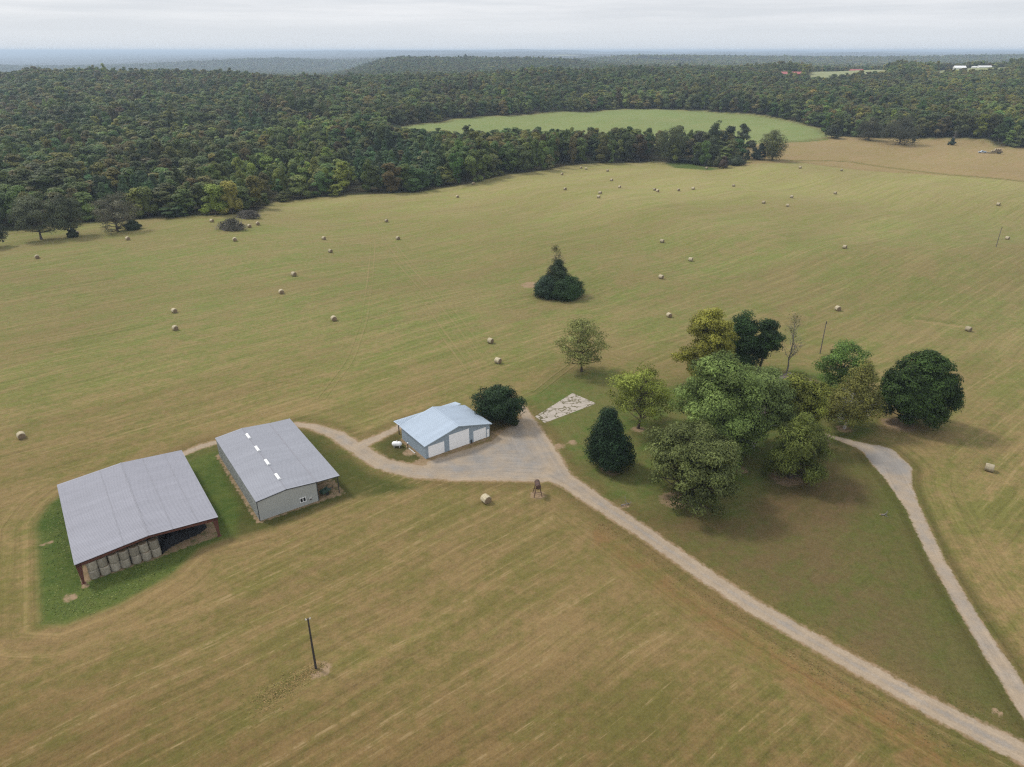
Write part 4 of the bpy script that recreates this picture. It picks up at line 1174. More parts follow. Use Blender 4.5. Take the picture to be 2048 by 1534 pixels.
def far_building(name, px, yd, w, d, he, hr, rot, wall, roof, label, cat):
    q = ray(px, 140); x = q[0] / q[1] * yd
    e = empty(name, (x, yd, float(terr(x, yd)) - .3), rot, label, cat)
    mb = MB(); mb.box(-w / 2, w / 2, -d / 2, d / 2, -4, he)
    gable_prism(mb, 0, 0, -d / 2, -d / 2 + .1, [(-w / 2, he), (w / 2, he), (0, he + .01)])
    mb.build('wall', wall, e)
    mb = MB(); o = .8
    mb.add([(-w / 2 - o, -d / 2 - o, he), (w / 2 + o, -d / 2 - o, he), (w / 2 + o, d / 2 + o, he), (-w / 2 - o, d / 2 + o, he), (-w / 2 - o, 0, hr), (w / 2 + o, 0, hr)],
           [(0, 1, 5, 4), (2, 3, 4, 5), (3, 2, 1, 0)], [(1, 2, 5), (3, 0, 4)])
    mb.build('roof', roof, e)
    return e

# ================================================================ bales in the fields
BALES = [
 (44, 876, 'pale round bale beyond the open barn at the hay field edge'),
 (972, 1004, 'round bale below the gravel yard, between garage and rusty tank'),
 (996, 726, 'nearer of the two round bales where the wheel tracks meet, behind the garage'),
 (981, 686, 'farther of the two round bales above the garage tree, near the lone pecan'),
 (1977, 941, 'round bale beside the right-hand driveway bend, past the big dark tree'),
 (1936, 662, 'round bale at the end of a pale scrape mark beyond the yard'),
 (1675, 621, 'round bale straight above the grey pole behind the yard trees'),
 (1338, 634, 'round bale left of the yellow yard tree, right of the shrub clump'),
 (668, 641, 'single round bale in mid field between the wheel tracks and the left bales'),
 (349, 625, 'upper of two neighbouring round bales in the left field above the vented barn'),
 (351, 660, 'lower of two neighbouring round bales in the left field above the vented barn'),
 (563, 587, 'nearer of the two staggered bales left of the wheel tracks'),
 (588, 552, 'farther of the two staggered bales left of the wheel tracks'),
 (661, 505, 'nearer of the close bale pair just left of the straight wheel track'),
 (648, 479, 'farther of the close bale pair just left of the straight wheel track'),
 (796, 479, 'round bale on the slanting wheel track, nearer than its companion'),
 (773, 444, 'round bale between the two wheel tracks, near where they join'),
 (256, 480, 'round bale out in front of the spreading lone oak and its round bush'),
 (75, 517, 'round bale in front of the leftmost lone oak'),
 (155, 468, 'shaded round bale beside the trunk of the middle lone oak'),
 (470, 482, 'round bale in front of the nearer brush heap'),
 (424, 444, 'round bale left of the brush heaps, close to the wood edge'),
 (499, 455, 'round bale touching the right end of the nearer brush heap'),
 (516, 450, 'half-hidden low bale right of the brush heaps'),
 (915, 395, 'round bale left of the wood edge bale, below the curving tree belt'),
 (947, 369, 'shaded round bale tucked against the curving tree belt'),
 (1124, 350, 'round bale left of the twin bales near the tree belt'),
 (1162, 337, 'left one of the twin bales nearest the tree belt'),
 (1172, 339, 'right one of the twin bales nearest the tree belt'),
 (1215, 343, 'round bale right of the twin bales near the tree belt'),
 (1223, 362, 'round bale below the one right of the twin bales'),
 (1239, 376, 'round bale above and right of the stacked-looking bale pair'),
 (1130, 380, 'lone bale on the brown streak left of the stacked-looking pair'),
 (1200, 388, 'rear bale of the stacked-looking pair in the far field'),
 (1197, 396, 'front bale of the stacked-looking pair in the far field'),
 (1309, 381, 'left bale of the touching pair on the brown streak'),
 (1315, 384, 'right bale of the touching pair on the brown streak'),
 (1357, 382, 'round bale just right of the touching pair'),
 (1386, 379, 'second bale to the right of the touching pair'),
 (1467, 373, 'round bale below the small pond conifers'),
 (1413, 338, 'whitish bale on the grass bank in front of the pond'),
 (1527, 407, 'left bale of the far triangle of three'),
 (1575, 413, 'nearest bale of the far triangle of three'),
 (1583, 396, 'farthest bale of the far triangle of three'),
 (1670, 388, 'round bale right of the triangle of three in the far field'),
 (1600, 337, 'tiny bale just below the big round tree by the drain line'),
 (1683, 342, 'tiny bale under the drain line, right of the big round tree'),
 (1996, 411, 'round bale at the right margin above the leaning far pole'),
 (2014, 479, 'round bale right of the thin far pole'),
 (1689, 497, 'solitary bale on the open slope left of the thin far pole'),
 (1324, 485, 'upper bale of the string of three above the yard trees'),
 (1381, 522, 'middle bale of the string of three above the yard trees'),
 (1322, 557, 'lower bale of the string of three, right of the shrub clump'),
]
def place_bales():
    rng = np.random.default_rng(11)
    for px, py, lab in BALES:
        p = P(px, py)
        o = link('hay_bale', BALE_LIE)
        o.location = (p[0], p[1], p[2] - .02)
        a = radians(-48) + rng.normal() * .28
        if px in (1236,): a += pi / 2
        o.rotation_euler = (0, 0, a)
        k = .95 + rng.random() * .12; o.scale = (k * (.94 + .12 * rng.random()), k, k * (.93 + .1 * rng.random()))
        o['label'] = lab; o['category'] = 'hay bale'; o['group'] = 'round hay bales lying in the fields'
place_bales()

# ================================================================ poles, tank stand, truck
def utility_pole(px, py, top, mat, label, arm):
    b = P(px, py); h = zrow(b[1], top) - b[2]
    e = empty('utility_pole', b, 0, label, 'pole', 'wooden poles in the fields')
    mb = MB(); mb.tube([(0, 0, -.4), (-.02, 0, h * .5), (.0, 0, h)], [.17, .145, .115], 10); mb.build('shaft', mat, e)
    if arm:
        mb = MB(); mb.bar((-.34, -.1, h - .22), (.34, .1, h - .12), .07, .08); mb.build('crossarm', M['stone'], e)
        for sx in (-.31, .31):
            mb = MB(); mb.tube([(sx, sx * .28, h - .15 + sx * .15), (sx, sx * .28, h + .1 + sx * .15)], [.045, .035], 8); mb.build('insulator', M['white'], e)
    else:
        mb = MB(); mb.tube([(.16, 0, h - .9), (.16, 0, h - .3)], .07, 8); mb.build('bracket', M['dark_steel'], e)
    return e
utility_pole(632, 1337, 1237, M['pole'], 'dark wooden pole standing alone in the near field, with white insulators on top', True)
utility_pole(1640, 707, 642, M['grey_pole'], 'grey wooden pole behind the round green yard tree', False)
utility_pole(1992, 494, 453, M['grey_pole'], 'thin far wooden pole near the right-hand bales', False)

def fuel_tank():
    b = P(1075, 990)
    e = empty('fuel_tank', b, radians(96), 'rusty brown fuel drum raised on a splayed steel stand in a mulch ring', 'fuel tank')
    mb = MB(); h = 2.55; r = .52
    mb.tube([(-1.1, 0, h), (-1.08, 0, h), (1.08, 0, h), (1.1, 0, h)], [r * .94, r, r, r * .94], 20); t = mb.build('drum', M['rust'], e)
    for xx in (-.55, .55):
        mb = MB(); mb.tube([(xx - .05, 0, h), (xx + .05, 0, h)], r + .025, 20); mb.build('hoop', M['dark_steel'], t)
    for xx in (-.7, .7):
        for yy in (-1, 1):
            mb = MB(); mb.bar((xx * 1.25, yy * .85, -.1), (xx, yy * .40, h - .38), .11); mb.build('leg', M['rust'], e)
        mb = MB(); mb.bar((xx, -.42, h - .5), (xx, .42, h - .5), .1); mb.build('crossbar', M['rust'], e)
        mb = MB(); mb.bar((xx * 1.12, -.62, 1.1), (xx * 1.12, .62, 1.1), .07); mb.build('crossbar', M['rust'], e)
    for yy in (-1, 1): mb = MB(); mb.bar((-.8, .7 * yy, .75), (.75, .5 * yy, 1.7), .06); mb.build('brace', M['rust'], e)
fuel_tank()

def truck_and_trailer():
    p = P(1964, 306); a = radians(-6)
    c, s = cos(a), sin(a)
    e = empty('pickup_truck', p, a, 'pale blue pickup towing a loaded hay trailer across the tan field', 'truck')
    # truck faces left (-x)
    mb = MB()
    mb.hexa([(-3.0, -1, .55), (3.0, -1, .55), (3.0, 1, .55), (-3.0, 1, .55)], [(-2.95, -.95, 1.15), (3.0, -1, 1.15), (3.0, 1, 1.15), (-2.95, .95, 1.15)])
    for yy in (-1, .92): mb.box(.7, 3.0, yy, yy + .08, 1.15, 1.5)
    mb.box(2.92, 3.0, -.92, .92, 1.15, 1.5)
    mb.build('body', M['truck'], e)
    mb = MB(); mb.hexa([(-1.5, -.95, 1.15), (.65, -.95, 1.15), (.65, .95, 1.15), (-1.5, .95, 1.15)], [(-.8, -.8, 2.0), (.55, -.8, 2.0), (.55, .8, 2.0), (-.8, .8, 2.0)]); cb = mb.build('cab', M['truck'], e)
    mb = MB(); mb.hexa([(-1.1, -.93, 1.3), (.5, -.93, 1.3), (.5, .93, 1.3), (-1.1, .93, 1.3)], [(-.8, -.86, 1.85), (.45, -.86, 1.85), (.45, .86, 1.85), (-.8, .86, 1.85)]); mb.build('side_window', M['glass'], cb)
    for xx in (-2, 2):
        for yy in (-.95, .95):
            mb = MB(); mb.tube([(xx, yy - .12, .42), (xx, yy + .12, .42)], .42, 14); mb.build('wheel', M['rubber'], e)
    q = np.array([p[0] + 10.6 * c, p[1] + 10.6 * s]); z = float(terr(*q))
    t = empty('hay_trailer', (q[0], q[1], z), a, 'long dark flatbed trailer carrying round bales in the tan field', 'trailer')
    mb = MB(); mb.box(-6.5, 6, -1.2, 1.2, .85, 1.0); mb.build('deck', M['dark_steel'], t)
    mb = MB(); mb.bar((-6.5, 0, .8), (-7.5, 0, .75), .15); mb.bar((-6.4, -.8, .8), (-6.4, .8, .8), .15); mb.build('drawbar', M['dark_steel'], t)
    for xx in (2.6, 3.6):
        for yy in (-1.1, 1.1):
            mb = MB(); mb.tube([(xx, yy - .12, .4), (xx, yy + .12, .4)], .4, 14); mb.build('wheel', M['rubber'], t)
    n = 0
    words_ = ['front', 'second', 'third', 'fourth', 'rear']
    for k in range(5):
        lx = -2.9 + k * 1.85
        o = link('hay_bale', BALE_LIE); o.location = (q[0] + lx * c, q[1] + lx * s, z + 1.0); o.rotation_euler = (0, 0, a + pi / 2 + .06 * k)
        o['label'] = words_[k] + ' round bale of the bottom row on the flatbed hay trailer'; o['category'] = 'hay bale'; o['group'] = 'round bales on the hay trailer'
    for k in range(3):
        lx = -.2 + k * 1.75
        o = link('hay_bale', BALE_LIE); o.location = (q[0] + lx * c, q[1] + lx * s, z + 2.42); o.rotation_euler = (0, 0, a + pi / 2 - .05 * k)
        o['label'] = ['front', 'middle', 'rear'][k] + ' round bale of the top row on the flatbed hay trailer'; o['category'] = 'hay bale'; o['group'] = 'round bales on the hay trailer'
truck_and_trailer()

# ================================================================ yard and field trees
def T(r, g, b): return np.array([r, g, b])
OLIVE = T(.118, .112, .040); DULL = T(.070, .092, .038); DARK = T(.034, .062, .026); YELLOW = T(.20, .175, .035); LIME = T(.135, .165, .045)
MAPLE = T(.105, .150, .062); PINE = T(.040, .074, .046); BROWNISH = T(.100, .082, .048); GREYGREEN = T(.082, .100, .058)
single_tree('pecan_tree', 'sparse olive tree with an open see-through crown, alone above the concrete slab', (1163, 743), 639, 1106, 1209, T(.235, .25, .08), 1, lobes=0, shape='oak', zlow=.20, r0=.30, frac=.95, twigs=3, K_=84, m=62, leaf=.30, blob=.20, fill=.5, bark='bark')
single_tree('magnolia_tree', 'dark round magnolia behind the garage, its crown nearly touching the ground', (1003, 846), 776, 946, 1040, T(.030, .056, .022), 2, shape='round', zlow=.06, r0=.22, frac=.3, K_=90, m=110, leaf=.30, blob=.26, fill=.75, core=.62)
single_tree('magnolia_tree', 'dark egg-shaped magnolia standing left of the big oak, above the drive', (1220, 934), 818, 1163, 1257, T(.026, .052, .022), 3, lobes=0, asym=.12, shape='cone', zlow=.06, r0=.24, frac=.3, K_=120, m=120, leaf=.30, blob=.31, fill=.8, core=.6)
single_tree('elm_tree', 'light green airy elm with a visible forked trunk, beside the concrete slab', (1276, 856), 741, 1198, 1338, T(.195, .225, .042), 4, shape='oak', zlow=.22, r0=.32, frac=.85, twigs=3, K_=85, m=75, leaf=.30, blob=.22, fill=.5)
single_tree('sycamore_tree', 'yellowing tree at the back of the yard cluster', (1408, 775), 624, 1352, 1458, T(.245, .240, .042), 5, lobes=16, shape='dome', zlow=.08, r0=.32, bark='pale_bark', frac=.6, twigs=1, K_=190, m=95, leaf=.36, blob=.20, fill=.6)
single_tree('oak_tree', 'dark green tree squeezed between the yellowing tree and its dark twin', (1472, 745), 627, 1434, 1512, T(.034, .066, .020), 6, shape='dome', zlow=.12, r0=.34, frac=.4, K_=80, m=110, leaf=.36, blob=.30, core=.5)
single_tree('oak_tree', 'dark green tree with a bare lower trunk, next to the leafless tree', (1517, 744), 640, 1493, 1561, T(.040, .074, .022), 7, shape='dome', zlow=.24, r0=.36, frac=.5, K_=80, m=105, leaf=.36, blob=.28, core=.45)
single_tree('maple_tree', 'large silvery green maple filling the middle of the yard cluster', (1425, 915), 712, 1330, 1500, T(.172, .232, .064), 8, lobes=26, shape='dome', zlow=.08, r0=.45, frac=.5, K_=330, m=125, leaf=.34, blob=.19, fill=.72, core=.45, bark='pale_bark')
single_tree('maple_tree', 'silvery green maple leaning over the house porch', (1505, 893), 738, 1440, 1568, T(.178, .232, .070), 9, lobes=16, shape='dome', zlow=.34, r0=.36, frac=.6, twigs=2, K_=170, m=95, leaf=.33, blob=.22, fill=.7, bark='pale_bark')
single_tree('maple_tree', 'maple with a yellow-green top standing in front of the house roof', (1585, 885), 755, 1528, 1640, T(.215, .235, .045), 10, lobes=14, shape='dome', zlow=.30, r0=.36, frac=.8, twigs=2, K_=150, m=85, leaf=.34, blob=.22, fill=.6)
single_tree('oak_tree', 'broad dull olive oak nearest the drive, with low sweeping limbs', (1366, 1002), 858, 1278, 1474, T(.135, .158, .050), 11, lobes=18, shape='oak', zlow=.16, r0=.55, wscale=1.0, frac=.8, twigs=2, K_=210, m=105, leaf=.33, blob=.17, fill=.55)
single_tree('willow_oak_tree', 'fine-leaved drooping willow oak in front of the house', (1580, 955), 833, 1528, 1648, T(.150, .178, .040), 12, shape='dome', zlow=.06, r0=.4, frac=.5, twigs=1, K_=120, m=110, leaf=.32, blob=.22, fill=.66, droop=.55, long=1.5, wide=.35)
single_tree('elm_tree', 'mid green spreading tree half hidden behind the pale-trunked sycamore', (1682, 785), 687, 1627, 1732, T(.115, .185, .042), 13, shape='oak', zlow=.14, r0=.3, frac=.6, twigs=1, K_=85, m=95, leaf=.33, blob=.24, fill=.6)
single_tree('sycamore_tree', 'yellow-tinged sycamore with a pale trunk rising from a mulch ring', (1688, 857), 722, 1645, 1765, T(.205, .20, .052), 14, shape='cone', zlow=.17, r0=.26, bark='pale_bark', frac=.9, twigs=2, K_=100, m=75, leaf=.34, blob=.21, fill=.5)
single_tree('oak_tree', 'big dense dark green round tree at the far right of the yard', (1822, 848), 704, 1760, 1888, T(.050, .086, .020), 15, lobes=0, shape='dome', zlow=.10, r0=.5, frac=.3, K_=230, m=125, leaf=.36, blob=.19, fill=.8, core=.66)

def dead_tree(name, label, base, top, seed, spread=.35, leaves=0, lean=(0, 0, 1), cat='tree', tint=OLIVE):
    b = P(*base); h = zrow(b[1], top) - b[2]
    e = empty(name, b, 0, label, cat)
    rng = np.random.default_rng(seed)
    mb = MB(); m = 9
    tt = np.linspace(0, 1, m); tr = np.c_[np.cumsum(rng.normal(size=m) * .12) + lean[0] * tt * h, np.cumsum(rng.normal(size=m) * .12) + lean[1] * tt * h, tt * h]; tr[0] = (0, 0, -.2)
    mb.tube(tr, .24 * (1 - .93 * tt), 7)
    tips = []
    for k in range(30):
        f = .22 + .75 * rng.random(); p = np.array([np.interp(f, tt, tr[:, j]) for j in range(3)])
        a = rng.random() * 2 * pi; d = np.array([cos(a) * spread * 2, sin(a) * spread * 2, 1.0]); d /= np.linalg.norm(d)
        ln = h * .30 * (1.15 - f) + .6
        bare_branches(mb, rng, p, d, ln * .7, .085 * (1.2 - f), 2, .35, 3); tips.append(p + d * ln * rng.random())
    mb.build('trunk', M['dead_bark'], e)
    if leaves:
        C = np.array(tips)[rng.integers(0, len(tips), leaves)] + rng.normal(size=(leaves, 3)) * .55
        V, Q = leaf_quads(C, rng.normal(size=(leaves, 3)), .2 * (.6 + .8 * rng.random(leaves)), rng)
        crown_obj((V, Q, np.ones(len(V))), e, tint)
    return e
dead_tree('bare_tree', 'nearly leafless grey tree at the back of the yard', (1573, 746), 632, 21, .32, 260, tint=OLIVE * 1.2)
dead_tree('bare_tree', 'thin scraggly tree poking out of the evergreen clump in mid field', (1112, 582), 491, 22, .60, 1300, tint=OLIVE * 1.25)
single_tree('cedar_tree', 'dark conical cedar in the middle of the mid-field clump', (1116, 588), 519, 1080, 1152, T(.036, .056, .024), 23, shape='cone', zlow=.02, r0=.25, frac=0, K_=110, m=80, leaf=.36, blob=.24, core=.34, asym=.3, long=1.4, wide=.35)
def bush(name, label, base, top, xl, xr, tint, seed, **kw):
    a = dict(shape='dome', zlow=.0, r0=.12, frac=.2, K_=60, m=100, leaf=.34, blob=.26, fill=.8, core=.7)
    a.update(kw)
    return single_tree(name, label, base, top, xl, xr, tint, seed, cat='bush', **a)
bush('evergreen_bush', 'bluish round bush on the left of the mid-field clump', (1092, 592), 552, 1065, 1122, T(.046, .078, .045), 24)
bush('evergreen_bush', 'bright leafy dark bush on the right of the mid-field clump', (1134, 595), 553, 1102, 1169, T(.040, .078, .026), 25)
bush('dry_shrub', 'pale dry shrub at the corner of the yard, right of the drooping willow oak', (1645, 892), 872, 1634, 1656, T(.36, .28, .19), 26, K_=20, m=60, leaf=.2)
bush('low_shrub', 'dark little shrub on the lane beside the round magnolia', (1030, 850), 838, 1024, 1040, T(.05, .07, .03), 27, K_=14, m=60, leaf=.2)
# far left lone trees
single_tree('oak_tree', 'leftmost lone grey-green oak in front of the wood, with a bare trunk', (83, 479), 392, 38, 118, T(.115, .13, .07), 31, shape='oak', zlow=.22, r0=.5, frac=.8, K_=80, m=60, leaf=.5, blob=.24, fill=.5)
single_tree('oak_tree', 'middle lone oak in front of the wood, with a leafy trunk base', (144, 473), 389, 107, 176, T(.10, .118, .06), 32, shape='oak', zlow=.16, r0=.5, frac=.8, K_=75, m=60, leaf=.5, blob=.25, fill=.5)
single_tree('oak_tree', 'spreading thin-leaved lone oak with drooping limbs, beside a round bush', (236, 463), 386, 203, 293, T(.135, .13, .08), 33, shape='oak', zlow=.10, r0=.5, frac=.95, twigs=2, K_=75, m=45, leaf=.42, blob=.20, fill=.5)
bush('round_bush', 'dark round bush under the spreading lone oak', (267, 459), 441, 250, 284, T(.040, .060, .026), 34, K_=30)
bush('round_bush', 'low leafy bush at the foot of the middle lone oak', (146, 474), 458, 134, 158, T(.044, .058, .028), 35, K_=20)
single_tree('oak_tree', 'lone tree cut off by the left margin of the hay field', (-12, 496), 440, -38, 13, T(.050, .062, .036), 36, shape='dome', zlow=.2, r0=.4, frac=.5, K_=40, m=60, leaf=.5, blob=.28)

def brush_pile(label, base, top, xl, xr, seed, green):
    b = P(*base); d = project(*b)[2]; R = (xr - xl) / 2 / FPX * d; h = zrow(b[1], top) - b[2]
    e = empty('brush_pile', b, 0, label, 'brush pile')
    rng = np.random.default_rng(seed); mb = MB()
    for k in range(70):
        a = rng.random() * 2 * pi; r = R * rng.random() ** .5 * .8; p = np.array([r * cos(a), r * sin(a) * .55, .0])
        q = rng.normal(size=3) * np.array([1, .6, .1]) + np.array([0, 0, .55]); q /= np.linalg.norm(q)
        bare_branches(mb, rng, p, q, h * (.35 + .35 * rng.random()) * (1.1 - r / R * .5), .10, 1, .2, 3)
    for k in range(9):
        a = rng.random() * pi; r = R * (rng.random() - .5); p = np.array([r, (rng.random() - .5) * R * .5, .3 + rng.random() * .8]); v = np.array([cos(a), sin(a), .15]) * 3
        mb.tube([p - v, p, p + v], [.22, .25, .16], 7)
    mb.build('branches', M['dead_bark'], e)
    arr = crown_arrays(seed, R, h * .62, -.1, 46, 44, .35, 'dome', .26, .8, tvar=.3)
    V = arr[0].copy(); V[:, 1] *= .6
    crown_obj((V, arr[1], arr[2]), e, green)
brush_pile('nearer heap of grey dead branches and weeds at the wood edge', (464, 459), 424, 434, 491, 41, T(.105, .10, .075))
brush_pile('farther heap of grey dead branches against the wood', (498, 436), 412, 470, 524, 42, T(.115, .105, .085))

def fallen(label, px, py, seed, L_):
    b = P(px, py); e = empty('fallen_branch', b, 0, label, 'branch'); rng = np.random.default_rng(seed); mb = MB()
    bare_branches(mb, rng, np.array([-L_ / 2, 0, .18]), np.array([.95, .25, .05]), L_, .13, 2, .05, 4)
    mb.build('branch', M['dead_bark'], e)
fallen('dead branch lying at the drive verge below the egg-shaped magnolia', 1250, 1012, 61, 1.6)
fallen('dead branch lying on the mown grass beside the upper driveway', 1768, 1031, 62, 1.1)

# pond-side and far right trees
FAR = dict(K_=46, m=60, leaf=.62, blob=.28, fill=.6, core=.4, r0=.4, frac=.4)
def far_tree(name, label, base, top, xl, xr, tint, seed, **kw):
    a = dict(FAR); a.update(kw); return single_tree(name, label, base, top, xl, xr, tint, seed, **a)
far_tree('cottonwood_tree', 'big rounded tree standing alone at the start of the drain line', (1545, 320), 259, 1512, 1567, T(.120, .130, .050), 51, shape='round', zlow=.04, K_=70, core=.3)
far_tree('oak_tree', 'small dark tree leaning on the big rounded tree by the drain line', (1516, 319), 287, 1503, 1533, T(.046, .062, .040), 52, shape='dome', zlow=.03)
far_tree('pine_tree', 'small yellowish pine right of the pond', (1458, 308), 283, 1446, 1469, T(.095, .105, .045), 53, shape='cone', zlow=.12, K_=26, leaf=.5)
far_tree('pine_tree', 'smallest dark pine between the pond and the big rounded tree', (1494, 320), 299, 1486, 1502, T(.050, .066, .038), 54, shape='cone', zlow=.08, K_=18, leaf=.45)
far_tree('pine_tree', 'dark little pine on the pond bank', (1393, 330), 300, 1381, 1403, T(.050, .070, .040), 55, shape='cone', zlow=.08, K_=22, leaf=.5)
bush('pond_bush', 'light green bush right beside the bright pond water', (1419, 332), 316, 1411, 1427, T(.110, .125, .048), 56, K_=16, m=60, leaf=.45)
bush('pond_bush', 'olive bush behind the reddish pond bush', (1434, 333), 307, 1426, 1444, T(.088, .098, .042), 57, K_=20, m=60, leaf=.45)
bush('pond_bush', 'reddish brown bush on the pond bank', (1446, 336), 312, 1437, 1456, T(.085, .060, .042), 58, K_=20, m=60, leaf=.45)
bush('pond_bush', 'wide green bush right of the reddish pond bush', (1473, 330), 309, 1456, 1489, T(.060, .078, .038), 59, K_=26, m=60, leaf=.45)
far_tree('cottonwood_tree', 'tall feathery light green tree left of the pond, brightest of the belt', (1340, 322), 252, 1310, 1376, T(.105, .122, .050), 60, shape='tall', zlow=.03, K_=75)
far_tree('oak_tree', 'brownish dark tree behind the pond', (1394, 316), 263, 1376, 1413, T(.062, .062, .042), 61, shape='tall', zlow=.03)
far_tree('cottonwood_tree', 'green tapering tree rising behind the bright pond water', (1424, 318), 269, 1403, 1443, T(.085, .105, .045), 62, shape='cone', zlow=.05, K_=60)
far_tree('oak_tree', 'tallest tree of the pond grove, with a bushy green head', (1426, 306), 242, 1409, 1447, T(.068, .092, .040), 63, shape='tall', zlow=.1)
far_tree('oak_tree', 'blackish green round tree in the pond grove', (1458, 303), 251, 1439, 1473, T(.036, .054, .038), 64, shape='tall', zlow=.04)
far_tree('oak_tree', 'last tree on the meadow side of the pond grove', (1483, 298), 247, 1468, 1499, T(.062, .078, .042), 65, shape='tall', zlow=.05)
bush('pond_bush', 'low scrub trailing from the end of the pond grove', (1502, 294), 280, 1490, 1514, T(.07, .078, .046), 66, K_=16, m=50, leaf=.5)
far_tree('oak_tree', 'small round tree where green meadow, tan field and wood meet', (1664, 276), 250, 1650, 1681, T(.066, .078, .042), 71, shape='dome', zlow=.04)
far_tree('oak_tree', 'broad lone oak in the tan field, left one of the pair of tree islands', (1736, 280), 235, 1712, 1760, T(.078, .078, .044), 72, shape='dome', zlow=.08, K_=60)
far_tree('oak_tree', 'widest oak of the tan field island, trailing low limbs', (1798, 289), 230, 1764, 1836, T(.070, .072, .042), 73, shape='oak', zlow=.07, K_=75, core=.3)
far_tree('oak_tree', 'small sapling beside the widest tan field oak', (1828, 285), 272, 1821, 1834, T(.060, .072, .040), 74, K_=10, leaf=.5, shape='dome', zlow=.05)
dead_tree('bare_tree', 'dead snag rising out of the lone cedar in the tan field', (1905, 287), 262, 76, .5)
bush('cedar_bush', 'small dark cedar alone in the tan field beneath a dead snag', (1903, 290), 276, 1896, 1911, T(.034, .056, .030), 77, K_=16, m=50, leaf=.5, shape='cone')

# ================================================================ woods
def crown_px(px, py, box): return (px > box[0]) & (px < box[1]) & (py > box[2]) & (py < box[3])
WOOD_PROTO = []
for k, (sh, kw) in enumerate([('dome', {}), ('round', {}), ('oak', {}), ('dome', dict(blob=.36)), ('tall', {}), ('tall', dict(blob=.36)), ('cone', dict(long=1.3, wide=.45)), ('spire', dict(long=1.3, wide=.4))]):
    # unit-ish tree: crown radius 5, height 16
    hi = crown_arrays(200 + k, 5.0, 14.0, 1.0, 46, 110, .42, sh, **{**dict(rn=.26, tn=.11, tvar=.14, blob=.27, fill=.72, core=.55, lobes=0 if sh in ('cone', 'spire') else 8), **kw})
    lo = crown_arrays(300 + k, 5.0, 12.5, 2.5, 24, 46, .80, sh, **{**dict(rn=.12, tn=.05, blob=.33, fill=.75, core=.70, tvar=.10, lobes=0 if sh in ('cone', 'spire') else 6), **kw})
    me_hi = mesh_np('crown', hi[0], hi[1], None, False, dict(tone=hi[2]), [M['leaf']])
    tk = limbs(200 + k, hi[3], hi[4], 2.0, .32, 1.8, 13.2, .35)
    me_tk = mesh_np('trunk', np.vstack(tk.V), tk.Q, tk.T, False, None, [M['bark']])
    me_lo = mesh_np('crown_far', lo[0], lo[1], None, False, dict(tone=lo[2]), [M['leaf']])
    WOOD_PROTO.append((me_hi, me_tk, me_lo))

def clear_sdf(X, Y):
    d = np.minimum(np.minimum(sdf(MAIN, X, Y), sdf(TAN, X, Y)), sdf(SECOND, X, Y))
    for m in RIGHT_MEADOWS: d = np.minimum(d, sdf(m, X, Y))
    return d

def noise2(x, y, s, seed):
    r = np.random.default_rng(seed); v = np.zeros(len(x))
    for k in range(6):
        a = r.random() * 2 * pi; f = (.6 + .9 * r.random()) / s
        v += np.sin((x * cos(a) + y * sin(a)) * f * 2 * pi / 2 + r.random() * 7)
    return v / 2.4

